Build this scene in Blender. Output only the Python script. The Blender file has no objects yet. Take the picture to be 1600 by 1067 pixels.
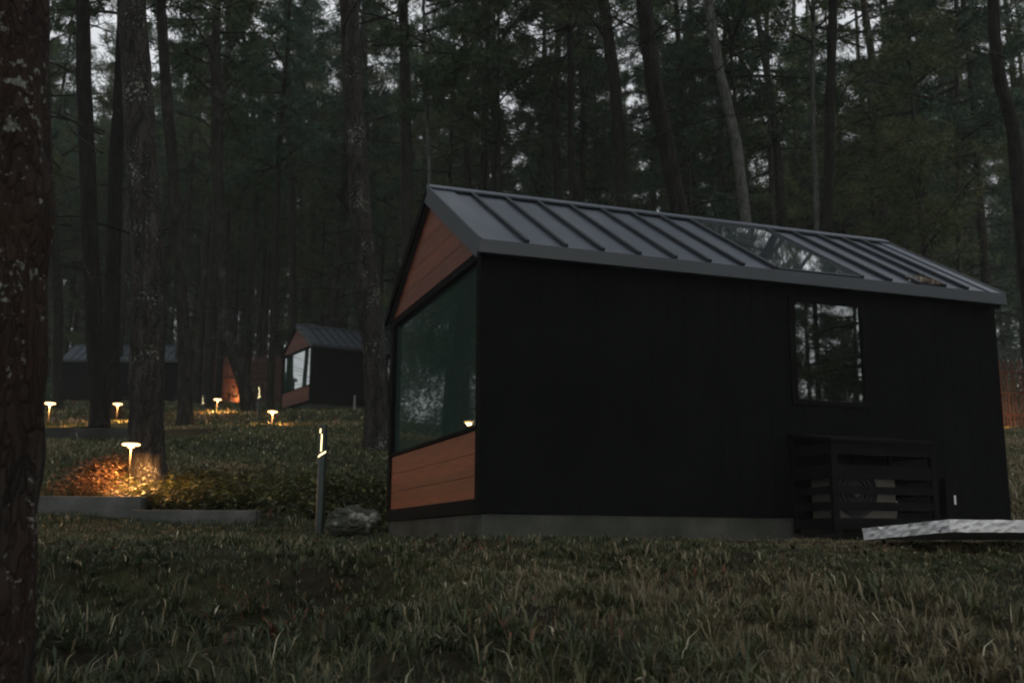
import bpy, bmesh, math, random
import numpy as np
from mathutils import Vector, Matrix, noise
random.seed(7); RNG = np.random.default_rng(11)
scene = bpy.context.scene
COL = scene.collection
R = math.radians

# ------------------------------------------------------------------ camera model (metres, eye at the origin, looking along +Y)
F_PX, PITCH, ROLL = 1668.0, .1898, .0036
cp, sp, cr, sr = math.cos(PITCH), math.sin(PITCH), math.cos(ROLL), math.sin(ROLL)
FWD = Vector((0, cp, sp)); _r = Vector((1, 0, 0)); _u = Vector((0, -sp, cp))
RGT = cr * _r + sr * _u; UPV = -sr * _r + cr * _u
def at(px, py, D):
    "the point of the photograph's ray through (px, py) that stands D metres ahead"
    d = FWD + RGT * ((px - 800) / F_PX) - UPV * ((py - 533.5) / F_PX)
    return d * (D / d.y)

# ------------------------------------------------------------------ ground height
GP = [(-300, -26), (-80, -9), (-30, -4.2), (-10, -2.3), (0, -1.42), (4.5, -.6), (6, -.31), (8, -.06), (9, .0), (11, .08), (12.5, .16), (13.3, .24), (14.2, .56),
      (16.5, 1.13), (20, 1.90), (23, 2.46), (28, 3.15), (33, 4.06), (45, 5.62), (60, 8.0), (80, 10.6), (110, 14), (160, 18.5), (400, 30)]
GX = np.array([p[0] for p in GP], float); GZ = np.array([p[1] for p in GP], float)
C1 = Vector((-.2897, 10, .308)); TH1 = R(90) - 1.2233
L1, W1 = 6.28, 3.70
U1 = Vector((math.cos(TH1), math.sin(TH1), 0)); V1 = Vector((-math.sin(TH1), math.cos(TH1), 0))
def sstep(a, b, t):
    t = np.clip((t - a) / (b - a), 0, 1); return t * t * (3 - 2 * t)
def ground(x, y):
    x = np.asarray(x, float); y = np.asarray(y, float)
    s = .6
    g = (np.interp(y - s, GX, GZ) + 2 * np.interp(y, GX, GZ) + np.interp(y + s, GX, GZ)) / 4
    # the levelled pad of the near cabin
    a = (x - C1.x) * U1.x + (y - C1.y) * U1.y; b = (x - C1.x) * V1.x + (y - C1.y) * V1.y
    m = sstep(-1.2, -.3, a) * (1 - sstep(L1 + .1, L1 + 1.2, a)) * sstep(-1.6, -.4, b) * (1 - sstep(W1 + .4, W1 + 2.5, b))
    g = g * (1 - m) + (.06) * m
    # a soft hollow at the left of the bank and gentle bumps
    for hx, hy, hr, hd in ((-1.7, 6.8, 1.0, .15), (-.75, 7.3, .42, .12), (-1.0, 5.9, .38, .13), (-2.3, 5.7, .42, .13), (-1.5, 5.1, .35, .12), (-2.6, 7.3, .5, .12), (-.2, 5.2, .3, .08), (1.4, 6.9, .3, .07), (2.6, 6.1, .35, .07), (.6, 4.7, .28, .07)):
        g = g - hd * np.exp(-((x - hx) / hr) ** 2 - ((y - hy) / (hr * .8)) ** 2)
    g = g - .24 * np.exp(-((x + 1.75) / 1.35) ** 2) * sstep(3.8, 5.2, y) * (1 - sstep(7.0, 7.9, y))
    g = g - .07 * sstep(-.2, .6, x) * sstep(3.8, 5.2, y) * (1 - sstep(7.2, 8.3, y))
    bank = sstep(3, 4, y) * (1 - sstep(9, 10, y))
    g = g + bank * (.030 * np.sin(x * 7.3 + 1.3 * np.sin(y * 2.1)) * np.sin(y * 6.1 + .9 * np.cos(x * 2.7)) + .018 * np.sin(x * 15.1 + y * 4) * np.cos(y * 13.3 - x * 3))
    g = g + .035 * np.sin(x * 1.9 + .7) * np.cos(y * 1.3) * (1 - m) + .015 * np.sin(x * 5.1 + y * 2.2) * np.cos(y * 4.3 - x)
    # mound of litter beside the near path lamp, ditch in front of the far lawn
    g = g + .24 * np.exp(-((x + 5.6) / .55) ** 2 - ((y - 15.2) / .6) ** 2)
    g = g - .22 * np.exp(-((x + 2.6) / 2.2) ** 2 - ((y - 15.4) / .8) ** 2)
    return g
def gz(x, y): return float(ground(x, y))

# ------------------------------------------------------------------ helpers
def tag(o, label=None, cat=None, group=None, kind=None):
    if label: o['label'] = label
    if cat: o['category'] = cat
    if group: o['group'] = group
    if kind: o['kind'] = kind
    return o
def empty(name, loc, label, cat, rz=0, group=None):
    o = bpy.data.objects.new(name, None); COL.objects.link(o)
    o.location = loc; o.rotation_euler = (0, 0, rz); o.empty_display_size = .2
    return tag(o, label, cat, group)
def link(name, me, m, parent=None, smooth=False):
    o = bpy.data.objects.new(name, me); COL.objects.link(o)
    if m is not None and not me.materials: me.materials.append(m)
    if parent: o.parent = parent
    if smooth: me.polygons.foreach_set('use_smooth', [True] * len(me.polygons))
    return o
def copy_tree(o, parent=None):
    c = o.copy(); COL.objects.link(c); c.parent = parent
    for ch in o.children: copy_tree(ch, c)
    return c
class MB:
    def __init__(s): s.v = []; s.f = []
    def add(s, vs, fs):
        n = len(s.v); s.v += [tuple(v) for v in vs]; s.f += [tuple(i + n for i in f) for f in fs]; return s
    def box(s, x0, x1, y0, y1, z0, z1):
        return s.add([(x0,y0,z0),(x1,y0,z0),(x1,y1,z0),(x0,y1,z0),(x0,y0,z1),(x1,y0,z1),(x1,y1,z1),(x0,y1,z1)],
                     [(3,2,1,0),(4,5,6,7),(0,1,5,4),(1,2,6,5),(2,3,7,6),(3,0,4,7)])
    def prism(s, prof, x0, x1):
        "profile in (y, z), counter-clockwise seen from +x, run along x"
        n = len(prof)
        vs = [(x0, p[0], p[1]) for p in prof] + [(x1, p[0], p[1]) for p in prof]
        fs = [tuple(range(n))[::-1], tuple(range(n, 2 * n))] + [(i, (i+1) % n, n + (i+1) % n, n + i) for i in range(n)]
        return s.add(vs, fs)
    def tube(s, pts, rs, k=8, cap=True):
        pts = [Vector(p) for p in pts]; vs = []; fs = []
        for i, p in enumerate(pts):
            d = (pts[min(i+1, len(pts)-1)] - pts[max(i-1, 0)]).normalized()
            a = d.orthogonal().normalized() if abs(d.z) < .9 else Vector((1,0,0)); a = (a - d * a.dot(d)).normalized(); b = d.cross(a)
            r = rs[i] if hasattr(rs, '__len__') else rs
            for j in range(k):
                t = 2 * math.pi * j / k; vs.append(p + a * (r * math.cos(t)) + b * (r * math.sin(t)))
        for i in range(len(pts) - 1):
            for j in range(k):
                fs.append((i*k+j, i*k+(j+1)%k, (i+1)*k+(j+1)%k, (i+1)*k+j))
        if cap: fs.append(tuple(range(k))[::-1]); fs.append(tuple(range((len(pts)-1)*k, len(pts)*k)))
        return s.add(vs, fs)
    def lathe(s, prof, k=24, c=(0,0)):
        vs = []; fs = []
        for r, z in prof:
            for j in range(k):
                t = 2*math.pi*j/k; vs.append((c[0] + r*math.cos(t), c[1] + r*math.sin(t), z))
        for i in range(len(prof)-1):
            for j in range(k): fs.append((i*k+j, i*k+(j+1)%k, (i+1)*k+(j+1)%k, (i+1)*k+j))
        return s.add(vs, fs)
    def mesh(s, name):
        me = bpy.data.meshes.new(name); me.from_pydata([tuple(v) for v in s.v], [], s.f); me.update(); return me
    def build(s, name, m, parent=None, smooth=False, bevel=0):
        me = s.mesh(name)
        if bevel:
            bm = bmesh.new(); bm.from_mesh(me)
            es = [e for e in bm.edges if len(e.link_faces) == 2 and e.calc_face_angle(0) > .6]
            bmesh.ops.bevel(bm, geom=es, offset=bevel, segments=2, affect='EDGES', profile=.6)
            bm.to_mesh(me); bm.free()
        return link(name, me, m, parent, smooth)
def np_mesh(name, verts, faces, attr=None):
    "verts (n,3), faces (m,k) of equal size; attr = one colour per vertex"
    me = bpy.data.meshes.new(name); n, m, k = len(verts), len(faces), faces.shape[1]
    me.vertices.add(n); me.vertices.foreach_set('co', np.asarray(verts, np.float32).ravel())
    me.loops.add(m * k); me.loops.foreach_set('vertex_index', np.asarray(faces, np.int32).ravel())
    me.polygons.add(m); me.polygons.foreach_set('loop_start', np.arange(0, m * k, k, dtype=np.int32))
    me.update(calc_edges=True)
    if attr is not None:
        a = me.color_attributes.new('tint', 'FLOAT_COLOR', 'POINT')
        a.data.foreach_set('color', np.concatenate([attr, np.ones((n, 1))], 1).astype(np.float32).ravel())
    return me

# ------------------------------------------------------------------ materials
def nmat(name):
    m = bpy.data.materials.new(name); m.use_nodes = True; nt = m.node_tree
    b = nt.nodes['Principled BSDF']; return m, nt, b
def N(nt, t, **kw):
    n = nt.nodes.new(t)
    for k, v in kw.items():
        if k in n.inputs: n.inputs[k].default_value = v
        else: setattr(n, k, v)
    return n
def ramp(nt, fac, stops):
    r = nt.nodes.new('ShaderNodeValToRGB'); e = r.color_ramp.elements
    while len(e) < len(stops): e.new(.5)
    for i, (p, c) in enumerate(stops): e[i].position = p; e[i].color = (*c, 1)
    nt.links.new(fac, r.inputs[0]); return r.outputs[0]
def noise_mat(name, stops, scale=4, detail=6, rough=.8, spec=.3, bump=0, bscale=None, stretch=(1,1,1), metal=0, dist=0, coat=0, rough_var=0, bdist=.02):
    m, nt, b = nmat(name); L = nt.links.new
    tc = N(nt, 'ShaderNodeTexCoord'); mp = N(nt, 'ShaderNodeMapping'); mp.inputs['Scale'].default_value = stretch
    L(tc.outputs['Object'], mp.inputs[0])
    n = N(nt, 'ShaderNodeTexNoise', Scale=scale, Detail=detail, Distortion=dist); L(mp.outputs[0], n.inputs['Vector'])
    L(ramp(nt, n.outputs['Fac'], stops), b.inputs['Base Color'])
    b.inputs['Roughness'].default_value = rough; b.inputs['Specular IOR Level'].default_value = spec; b.inputs['Metallic'].default_value = metal
    if rough_var:
        n3 = N(nt, 'ShaderNodeTexNoise', Scale=scale * .7, Detail=4); L(mp.outputs[0], n3.inputs['Vector'])
        mr = N(nt, 'ShaderNodeMapRange'); mr.inputs['To Min'].default_value = rough - rough_var; mr.inputs['To Max'].default_value = rough + rough_var
        L(n3.outputs['Fac'], mr.inputs['Value']); L(mr.outputs[0], b.inputs['Roughness'])
    if bump:
        n2 = N(nt, 'ShaderNodeTexNoise', Scale=bscale or scale * 3, Detail=5); L(mp.outputs[0], n2.inputs['Vector'])
        bp = N(nt, 'ShaderNodeBump', Strength=bump, Distance=bdist); L(n2.outputs['Fac'], bp.inputs['Height']); L(bp.outputs[0], b.inputs['Normal'])
    return m
M = {}
M['roof'] = noise_mat('roof_metal', [(.3, (.040,.053,.072)), (.7, (.058,.073,.096))], 1.6, 5, .42, .5, .05, 30, rough_var=.08)
M['trim'] = noise_mat('dark_trim_metal', [(.3, (.020,.027,.033)), (.7, (.028,.036,.043))], 2, 4, .5, .5)
M['clad'] = noise_mat('black_cladding', [(.3, (.003,.0033,.0034)), (.7, (.0055,.0058,.006))], 1.5, 5, .7, .03, .03, 20, rough_var=.06)
M['frame'] = noise_mat('black_frame', [(.3, (.004,.004,.004)), (.7, (.007,.007,.0067))], 3, 4, .8, .04)
M['seam'] = noise_mat('dark_seam_metal', [(.3, (.014,.017,.021)), (.7, (.022,.026,.031))], 3, 4, .5, .3)
M['cage'] = noise_mat('cage_paint', [(.3, (.0055,.005,.006)), (.7, (.009,.008,.0095))], 3, 4, .8, .04)
M['conc'] = noise_mat('mossy_concrete', [(.25, (.022,.027,.018)), (.5, (.046,.050,.040)), (.75, (.075,.076,.066))], 2.2, 9, .9, .2, .5, 14)
M['conc_pale'] = noise_mat('pale_concrete', [(.25, (.03,.034,.028)), (.5, (.07,.074,.068)), (.8, (.12,.12,.115))], 2.5, 9, .88, .2, .4, 16)
M['foam'] = noise_mat('rough_white_slab', [(.3, (.50,.49,.48)), (.5, (.60,.60,.60)), (.75, (.68,.68,.69))], 9, 8, .85, .2, .35, 30)
M['curtain'] = noise_mat('green_curtain', [(.3, (.20,.42,.28)), (.7, (.25,.50,.34))], 6, 3, .9, .1)
M['inside'] = noise_mat('interior_panel', [(.3, (.06,.065,.055)), (.7, (.09,.09,.08))], 3, 4, .8, .2)
M['cream'] = noise_mat('cream_metal', [(.3, (.10,.092,.072)), (.7, (.15,.138,.108))], 3, 4, .5, .4)
M['grille'] = noise_mat('grille_plastic', [(.3, (.02,.02,.02)), (.7, (.03,.03,.03))], 3, 4, .6, .3)
M['white'] = noise_mat('white_plastic', [(.3, (.6,.6,.58)), (.7, (.7,.7,.68))], 3, 4, .5, .4)
M['post'] = noise_mat('lamp_post_metal', [(.3, (.006,.005,.0045)), (.7, (.009,.008,.007))], 8, 4, .7, .08)
M['bollard'] = noise_mat('green_bollard_paint', [(.3, (.006,.014,.011)), (.7, (.010,.021,.016))], 6, 4, .5, .4)
M['stone'] = noise_mat('pale_stone', [(.3, (.025,.03,.02)), (.54, (.05,.052,.04)), (.62, (.20,.20,.18))], 6, 8, .9, .2, .8, 18)
M['dwall'] = noise_mat('dark_block_wall', [(.3, (.018,.019,.017)), (.6, (.035,.036,.032)), (.8, (.07,.07,.065))], 2, 8, .9, .2, .5, 12)
M['path'] = noise_mat('path_surface', [(.3, (.10,.08,.06)), (.7, (.17,.14,.11))], 6, 8, .9, .2, .5, 30)
M['pipe'] = noise_mat('grey_pipe', [(.3, (.18,.19,.18)), (.7, (.24,.25,.24))], 6, 4, .6, .3)

def wood_mat():
    m, nt, b = nmat('red_wood_boards'); L = nt.links.new
    tc = N(nt, 'ShaderNodeTexCoord'); sx = N(nt, 'ShaderNodeSeparateXYZ'); L(tc.outputs['Object'], sx.inputs[0])
    mp = N(nt, 'ShaderNodeMapping'); mp.inputs['Scale'].default_value = (1, .9, 16); L(tc.outputs['Object'], mp.inputs[0])
    n = N(nt, 'ShaderNodeTexNoise', Scale=2.2, Detail=8, Distortion=.6); L(mp.outputs[0], n.inputs['Vector'])
    col = ramp(nt, n.outputs['Fac'], [(.28, (.095,.022,.007)), (.5, (.145,.036,.012)), (.75, (.19,.052,.019))])
    ml = N(nt, 'ShaderNodeMath', operation='MULTIPLY'); ml.inputs[1].default_value = 1/.215; L(sx.outputs['Z'], ml.inputs[0])
    fl = N(nt, 'ShaderNodeMath', operation='FLOOR'); L(ml.outputs[0], fl.inputs[0])
    wn = N(nt, 'ShaderNodeTexWhiteNoise', noise_dimensions='1D'); L(fl.outputs[0], wn.inputs['W'])
    hv = N(nt, 'ShaderNodeHueSaturation'); L(col, hv.inputs['Color'])
    mr = N(nt, 'ShaderNodeMapRange'); mr.inputs['To Min'].default_value = .8; mr.inputs['To Max'].default_value = 1.2; L(wn.outputs['Value'], mr.inputs['Value']); L(mr.outputs[0], hv.inputs['Value'])
    L(hv.outputs[0], b.inputs['Base Color']); b.inputs['Roughness'].default_value = .55; b.inputs['Specular IOR Level'].default_value = .35
    bp = N(nt, 'ShaderNodeBump', Strength=.25, Distance=.01); L(n.outputs['Fac'], bp.inputs['Height']); L(bp.outputs[0], b.inputs['Normal'])
    return m
M['wood'] = wood_mat()
def fence_mat():
    return noise_mat('bamboo_pickets', [(.3, (.045,.022,.017)), (.7, (.085,.040,.030))], 3, 5, .8, .2, .3, 20, stretch=(2,2,.3))
M['fence'] = fence_mat()

def glass_mat(name, tint, refl, rough=0.0, film=None, ffac=0):
    m = bpy.data.materials.new(name); m.use_nodes = True; nt = m.node_tree; nt.nodes.clear(); L = nt.links.new
    out = N(nt, 'ShaderNodeOutputMaterial'); mx = N(nt, 'ShaderNodeMixShader'); L(mx.outputs[0], out.inputs[0])
    tr = N(nt, 'ShaderNodeBsdfTransparent'); tr.inputs[0].default_value = (*tint, 1)
    gl = N(nt, 'ShaderNodeBsdfGlossy', Roughness=rough); gl.inputs['Color'].default_value = (.92,.95,.95,1)
    fr = N(nt, 'ShaderNodeFresnel', IOR=1.5)
    mr = N(nt, 'ShaderNodeMapRange'); mr.inputs['To Min'].default_value = refl; mr.inputs['To Max'].default_value = 1.0
    base = tr
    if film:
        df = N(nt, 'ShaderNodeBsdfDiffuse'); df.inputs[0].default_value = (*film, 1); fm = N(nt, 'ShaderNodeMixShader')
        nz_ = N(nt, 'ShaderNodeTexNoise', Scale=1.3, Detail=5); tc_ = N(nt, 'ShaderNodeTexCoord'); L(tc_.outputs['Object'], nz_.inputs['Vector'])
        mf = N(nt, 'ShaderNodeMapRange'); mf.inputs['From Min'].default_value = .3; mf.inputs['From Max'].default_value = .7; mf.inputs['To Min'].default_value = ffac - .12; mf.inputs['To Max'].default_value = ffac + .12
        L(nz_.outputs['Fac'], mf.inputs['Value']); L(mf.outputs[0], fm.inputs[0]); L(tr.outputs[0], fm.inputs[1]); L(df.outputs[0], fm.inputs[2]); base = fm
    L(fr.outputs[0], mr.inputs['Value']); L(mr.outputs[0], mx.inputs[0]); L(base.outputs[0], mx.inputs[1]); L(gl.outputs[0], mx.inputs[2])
    return m
M['glass'] = glass_mat('window_glass', (.80,.95,.87), .0, 0, (.034,.064,.050), .66)
M['coated'] = glass_mat('coated_glass', (.25,.28,.27), .24)
M['mirror_glass'] = glass_mat('bright_coated_glass', (.3,.4,.36), .5, .0, (.05,.12,.09), .6)
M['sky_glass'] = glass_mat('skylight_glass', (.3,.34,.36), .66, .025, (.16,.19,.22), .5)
def emit(name, col, s):
    m, nt, b = nmat(name); b.inputs['Base Color'].default_value = (*col, 1)
    b.inputs['Emission Color'].default_value = (*col, 1); b.inputs['Emission Strength'].default_value = s; return m
M['lamp'] = emit('lamp_glow', (1, .60, .26), 4.2)
M['slot'] = emit('bollard_glow', (1, .80, .42), 2.2)

def tint_mat(name, rough=.6, spec=.25, trans=.0, var=.25):
    m, nt, b = nmat(name); L = nt.links.new
    a = N(nt, 'ShaderNodeAttribute', attribute_name='tint')
    oi = N(nt, 'ShaderNodeObjectInfo'); hv = N(nt, 'ShaderNodeHueSaturation'); L(a.outputs['Color'], hv.inputs['Color'])
    mr = N(nt, 'ShaderNodeMapRange'); mr.inputs['To Min'].default_value = 1 - var; mr.inputs['To Max'].default_value = 1 + var
    L(oi.outputs['Random'], mr.inputs['Value']); L(mr.outputs[0], hv.inputs['Value']); L(hv.outputs[0], b.inputs['Base Color'])
    b.inputs['Roughness'].default_value = rough; b.inputs['Specular IOR Level'].default_value = spec
    if trans:
        t = N(nt, 'ShaderNodeBsdfTranslucent'); L(hv.outputs[0], t.inputs[0]); mx = N(nt, 'ShaderNodeMixShader'); mx.inputs[0].default_value = trans
        L(b.outputs[0], mx.inputs[1]); L(t.outputs[0], mx.inputs[2]); L(mx.outputs[0], nt.nodes['Material Output'].inputs[0])
    return m
M['blade'] = tint_mat('grass_blades', .55, .3, .25, 0)
M['needle'] = tint_mat('needles', .6, .25, .25)

def bark_mat(name, cols, lichen=0, red=0, ls=9, vs=14):
    m, nt, b = nmat(name); L = nt.links.new
    tc = N(nt, 'ShaderNodeTexCoord'); mp = N(nt, 'ShaderNodeMapping'); mp.inputs['Scale'].default_value = (1, 1, .28); L(tc.outputs['Object'], mp.inputs[0])
    n0 = N(nt, 'ShaderNodeTexNoise', Scale=7, Detail=4); L(mp.outputs[0], n0.inputs['Vector'])
    mv = N(nt, 'ShaderNodeMix', data_type='VECTOR'); mv.inputs[0].default_value = .22; L(mp.outputs[0], mv.inputs[4]); L(n0.outputs['Color'], mv.inputs[5])
    v = N(nt, 'ShaderNodeTexVoronoi', Scale=vs, feature='DISTANCE_TO_EDGE'); L(mv.outputs[1], v.inputs['Vector'])
    n = N(nt, 'ShaderNodeTexNoise', Scale=9, Detail=9); L(mp.outputs[0], n.inputs['Vector'])
    col = ramp(nt, n.outputs['Fac'], [(.3, cols[0]), (.5, cols[1]), (.72, cols[2])])
    cr_ = ramp(nt, v.outputs['Distance'], [(0, (.25,.25,.25)), (.09, (1,1,1))])
    mu = N(nt, 'ShaderNodeMix', data_type='RGBA', blend_type='MULTIPLY'); mu.inputs[0].default_value = 1; L(col, mu.inputs[6]); L(cr_, mu.inputs[7])
    c = mu.outputs[2]
    if red:
        nr = N(nt, 'ShaderNodeTexNoise', Scale=1.7, Detail=5); L(tc.outputs['Object'], nr.inputs['Vector'])
        f = ramp(nt, nr.outputs['Fac'], [(.42, (0,0,0)), (.62, (1,1,1))])
        mm = N(nt, 'ShaderNodeMix', data_type='RGBA'); L(f, mm.inputs[0]); L(c, mm.inputs[6]); mm.inputs[7].default_value = (.024,.013,.009,1); c = mm.outputs[2]
    if lichen:
        nl = N(nt, 'ShaderNodeTexNoise', Scale=ls, Detail=9, Roughness=.68); L(tc.outputs['Object'], nl.inputs['Vector'])
        nm = N(nt, 'ShaderNodeTexNoise', Scale=1.3, Detail=2); L(tc.outputs['Object'], nm.inputs['Vector'])
        ad = N(nt, 'ShaderNodeMath', operation='MULTIPLY_ADD'); ad.inputs[1].default_value = .55; L(nm.outputs['Fac'], ad.inputs[0]); L(nl.outputs['Fac'], ad.inputs[2])
        f = ramp(nt, ad.outputs[0], [(.90 - lichen, (0,0,0)), (.93 - lichen, (1,1,1))])
        mm = N(nt, 'ShaderNodeMix', data_type='RGBA'); L(f, mm.inputs[0]); L(c, mm.inputs[6]); mm.inputs[7].default_value = (.16,.17,.145,1); c = mm.outputs[2]
    L(c, b.inputs['Base Color']); b.inputs['Roughness'].default_value = .9; b.inputs['Specular IOR Level'].default_value = .15
    h = N(nt, 'ShaderNodeMath', operation='ADD'); vm = N(nt, 'ShaderNodeMath', operation='MINIMUM'); vm.inputs[1].default_value = .2
    L(v.outputs['Distance'], vm.inputs[0]); m2 = N(nt, 'ShaderNodeMath', operation='MULTIPLY'); m2.inputs[1].default_value = 3; L(vm.outputs[0], m2.inputs[0])
    L(m2.outputs[0], h.inputs[0]); L(n.outputs['Fac'], h.inputs[1])
    bp = N(nt, 'ShaderNodeBump', Strength=.9, Distance=.03); L(h.outputs[0], bp.inputs['Height']); L(bp.outputs[0], b.inputs['Normal'])
    return m
M['bark'] = bark_mat('pine_bark', [(.014,.012,.010), (.028,.025,.021), (.048,.044,.037)])
M['bark_l'] = bark_mat('lichened_bark', [(.013,.012,.010), (.027,.024,.020), (.050,.046,.040)], lichen=-.005, ls=22)
M['bark_n'] = bark_mat('reddish_bark', [(.008,.007,.005), (.019,.014,.011), (.036,.028,.021)], lichen=.012, red=1, ls=19, vs=24)
M['bark_d'] = bark_mat('dark_bark', [(.006,.005,.005), (.013,.011,.010), (.024,.021,.018)])
M['bark_p'] = bark_mat('pale_bark', [(.05,.052,.045), (.085,.088,.076), (.13,.132,.118)])

def ground_mat():
    m, nt, b = nmat('forest_ground'); L = nt.links.new
    tc = N(nt, 'ShaderNodeTexCoord')
    n = N(nt, 'ShaderNodeTexNoise', Scale=.9, Detail=10, Roughness=.65); L(tc.outputs['Object'], n.inputs['Vector'])
    n2 = N(nt, 'ShaderNodeTexNoise', Scale=14, Detail=8, Roughness=.7); L(tc.outputs['Object'], n2.inputs['Vector'])
    a = ramp(nt, n.outputs['Fac'], [(.35, (.014,.012,.008)), (.5, (.024,.024,.013)), (.65, (.036,.040,.019))])
    c = ramp(nt, n2.outputs['Fac'], [(.3, (.4,.4,.4)), (.7, (1.5,1.4,1.2))])
    mu = N(nt, 'ShaderNodeMix', data_type='RGBA', blend_type='MULTIPLY'); mu.inputs[0].default_value = 1; L(a, mu.inputs[6]); L(c, mu.inputs[7])
    L(mu.outputs[2], b.inputs['Base Color']); b.inputs['Roughness'].default_value = .95; b.inputs['Specular IOR Level'].default_value = .1
    bp = N(nt, 'ShaderNodeBump', Strength=.8, Distance=.05); L(n2.outputs['Fac'], bp.inputs['Height']); L(bp.outputs[0], b.inputs['Normal'])
    return m
M['ground'] = ground_mat()

# ------------------------------------------------------------------ ground sheet
def axis(parts):
    out = []
    for a, b, s in parts: out += list(np.arange(a, b, s))
    return np.array(out + [parts[-1][1]])
xs = axis([(-300,-60,20), (-60,-20,2), (-20,-9,.5), (-9,9,.14), (9,20,.5), (20,60,2), (60,300,20)])
ys = axis([(-300,-40,20), (-40,3,1), (3,18,.14), (18,40,.4), (40,120,2), (120,400,20)])
XX, YY = np.meshgrid(xs, ys); ZZ = ground(XX, YY)
nx, ny = len(xs), len(ys)
idx = np.arange(nx * ny).reshape(ny, nx)
fc = np.stack([idx[:-1,:-1], idx[:-1,1:], idx[1:,1:], idx[1:,:-1]], -1).reshape(-1, 4)
gme = np_mesh('ground', np.stack([XX, YY, ZZ], -1).reshape(-1, 3), fc)
tag(link('ground', gme, M['ground'], smooth=True), kind='structure')

# ------------------------------------------------------------------ grass
def patch(x, y, s, o=0):
    return np.sin(x*s+o)*np.cos(y*s*1.2-o*.7)*.5 + np.sin((x*.63+y*.81)*s*1.7+o*2.1)*.3 + np.cos((x*1.3-y*.9)*s*.8+o*1.3)*.3
def blades(x, y, z, length, width, bend, az, cols):
    "each blade = 5 vertices: base pair, middle pair, tip"
    n = len(x); d = np.stack([np.cos(az), np.sin(az)], 1); s = np.stack([-np.sin(az), np.cos(az)], 1)
    P = np.zeros((n, 5, 3)); base = np.stack([x, y], 1)
    lean = bend[:, None]
    mid = base + d * (length[:, None] * lean * .35); tip = base + d * (length[:, None] * lean)
    hz = length * np.sqrt(np.clip(1 - (bend * .85) ** 2, .08, 1))
    P[:, 0, :2] = base - s * width[:, None]; P[:, 1, :2] = base + s * width[:, None]
    P[:, 2, :2] = mid + s * width[:, None] * .8; P[:, 3, :2] = mid - s * width[:, None] * .8; P[:, 4, :2] = tip
    P[:, 0, 2] = z - .01; P[:, 1, 2] = z - .01; P[:, 2, 2] = z + hz * .6; P[:, 3, 2] = z + hz * .6; P[:, 4, 2] = z + hz * np.clip(1.2 - .6 * bend, .35, 1)
    i = np.arange(n)[:, None] * 5
    F = np.concatenate([i + np.array([[0,1,2]]), i + np.array([[0,2,3]]), i + np.array([[3,2,4]])], 1).reshape(-1, 3)
    return P.reshape(-1, 3), F, np.repeat(cols, 5, 0)
GREEN = np.array([.060,.075,.030]); DEEP = np.array([.036,.050,.022]); OLIVE = np.array([.088,.086,.040]); STRAW = np.array([.20,.165,.095]); PALE = np.array([.42,.38,.27]); RED = np.array([.16,.05,.03])
def not_cabin(x, y, mar=.02):
    a = (x - C1.x) * U1.x + (y - C1.y) * U1.y; b = (x - C1.x) * V1.x + (y - C1.y) * V1.y
    return ~((a > -mar) & (a < L1 + mar) & (b > -mar) & (b < W1 + mar))
def grass_field(name, *A, **K):
    return _grass_field(name, *A, **K)
def _grass_field(name, tufts_x, tufts_y, per, spread, lmin, lmax, wid, material, brown_bias=0, dens_noise=True, label=None, rosette=False, sat=1.0):
    k = RNG.integers(max(2, per // 2), per + 1, len(tufts_x)); k = np.maximum(k, 2)
    t = np.repeat(np.arange(len(tufts_x)), k); n = len(t)
    tb = RNG.normal(0, 1, len(tufts_x))[t]; tl = RNG.uniform(.55, 1.25, len(tufts_x))[t]
    a = RNG.uniform(0, 2*np.pi, n); r = spread * np.sqrt(RNG.uniform(0, 1, n)) * tl
    x = tufts_x[t] + np.cos(a) * r; y = tufts_y[t] + np.sin(a) * r
    az = a + RNG.normal(0, .5, n); bend = np.clip(r / spread * .62 + RNG.uniform(0, .62, n), .05, 1.12)
    if rosette: bend = RNG.uniform(.5, 1.15, n); az = a + RNG.normal(0, .2, n)
    ln = RNG.uniform(lmin, lmax, n) * tl * (1 - .42 * sstep(6.6, 8.2, y) * (y < 13)); ln = np.where((x > 2.0) & (y > 6.9) & (y < 10.2), ln * .55, ln); z = ground(x, y)
    q = patch(x, y, .9, 2.2) + .35 * tb + brown_bias + np.clip((x - .2) * .2, -.45, .45)
    c = np.where(q[:, None] < -.25, DEEP, np.where(q[:, None] < .15, GREEN, np.where(q[:, None] < .62, OLIVE, STRAW * .8)))
    rr = RNG.uniform(0, 1, n); c = np.where((rr < .10)[:, None], STRAW, c); c = np.where((rr > .985)[:, None], PALE, c)
    c = np.where(((rr > .90) & (rr < .98) & (patch(x, y, 1.9, 5.1) > .45))[:, None], RED, c)
    c = c * RNG.uniform(.6, 1.35, n)[:, None] * sat
    P, Fc, Cc = blades(x, y, z, ln, wid * RNG.uniform(.6, 1.3, n) * (1 + .05 * y), bend, az, c)
    return tag(link(name, np_mesh(name, P, Fc, Cc), material), label, None, None, 'stuff')
def scatter(n, y0, y1, xf=.54, keep=None, pw=1.0):
    y = y0 + (y1 - y0) * RNG.uniform(0, 1, n) ** pw; x = RNG.uniform(-1, 1, n) * (xf * y + .4)
    m = not_cabin(x, y)
    if keep is not None: m &= keep(x, y)
    return x[m], y[m]
def bank_keep(x, y):
    left = np.clip((-x - .2) * .5, 0, .8)
    q = patch(x, y, 2.6, .4) + RNG.normal(0, .30, len(x))
    edge = np.where(x > -.35, 1, y < 12.9)
    return (q > -.42 + .85 * left * (y < 8.2)) & (edge > 0)
x, y = scatter(8200, 3.4, 12.9, keep=bank_keep, pw=.9)
grass_field('grass', x, y, 17, .085, .04, .105, .0024, M['blade'], label='rough grass on the bank in front of the black cabin')
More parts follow.
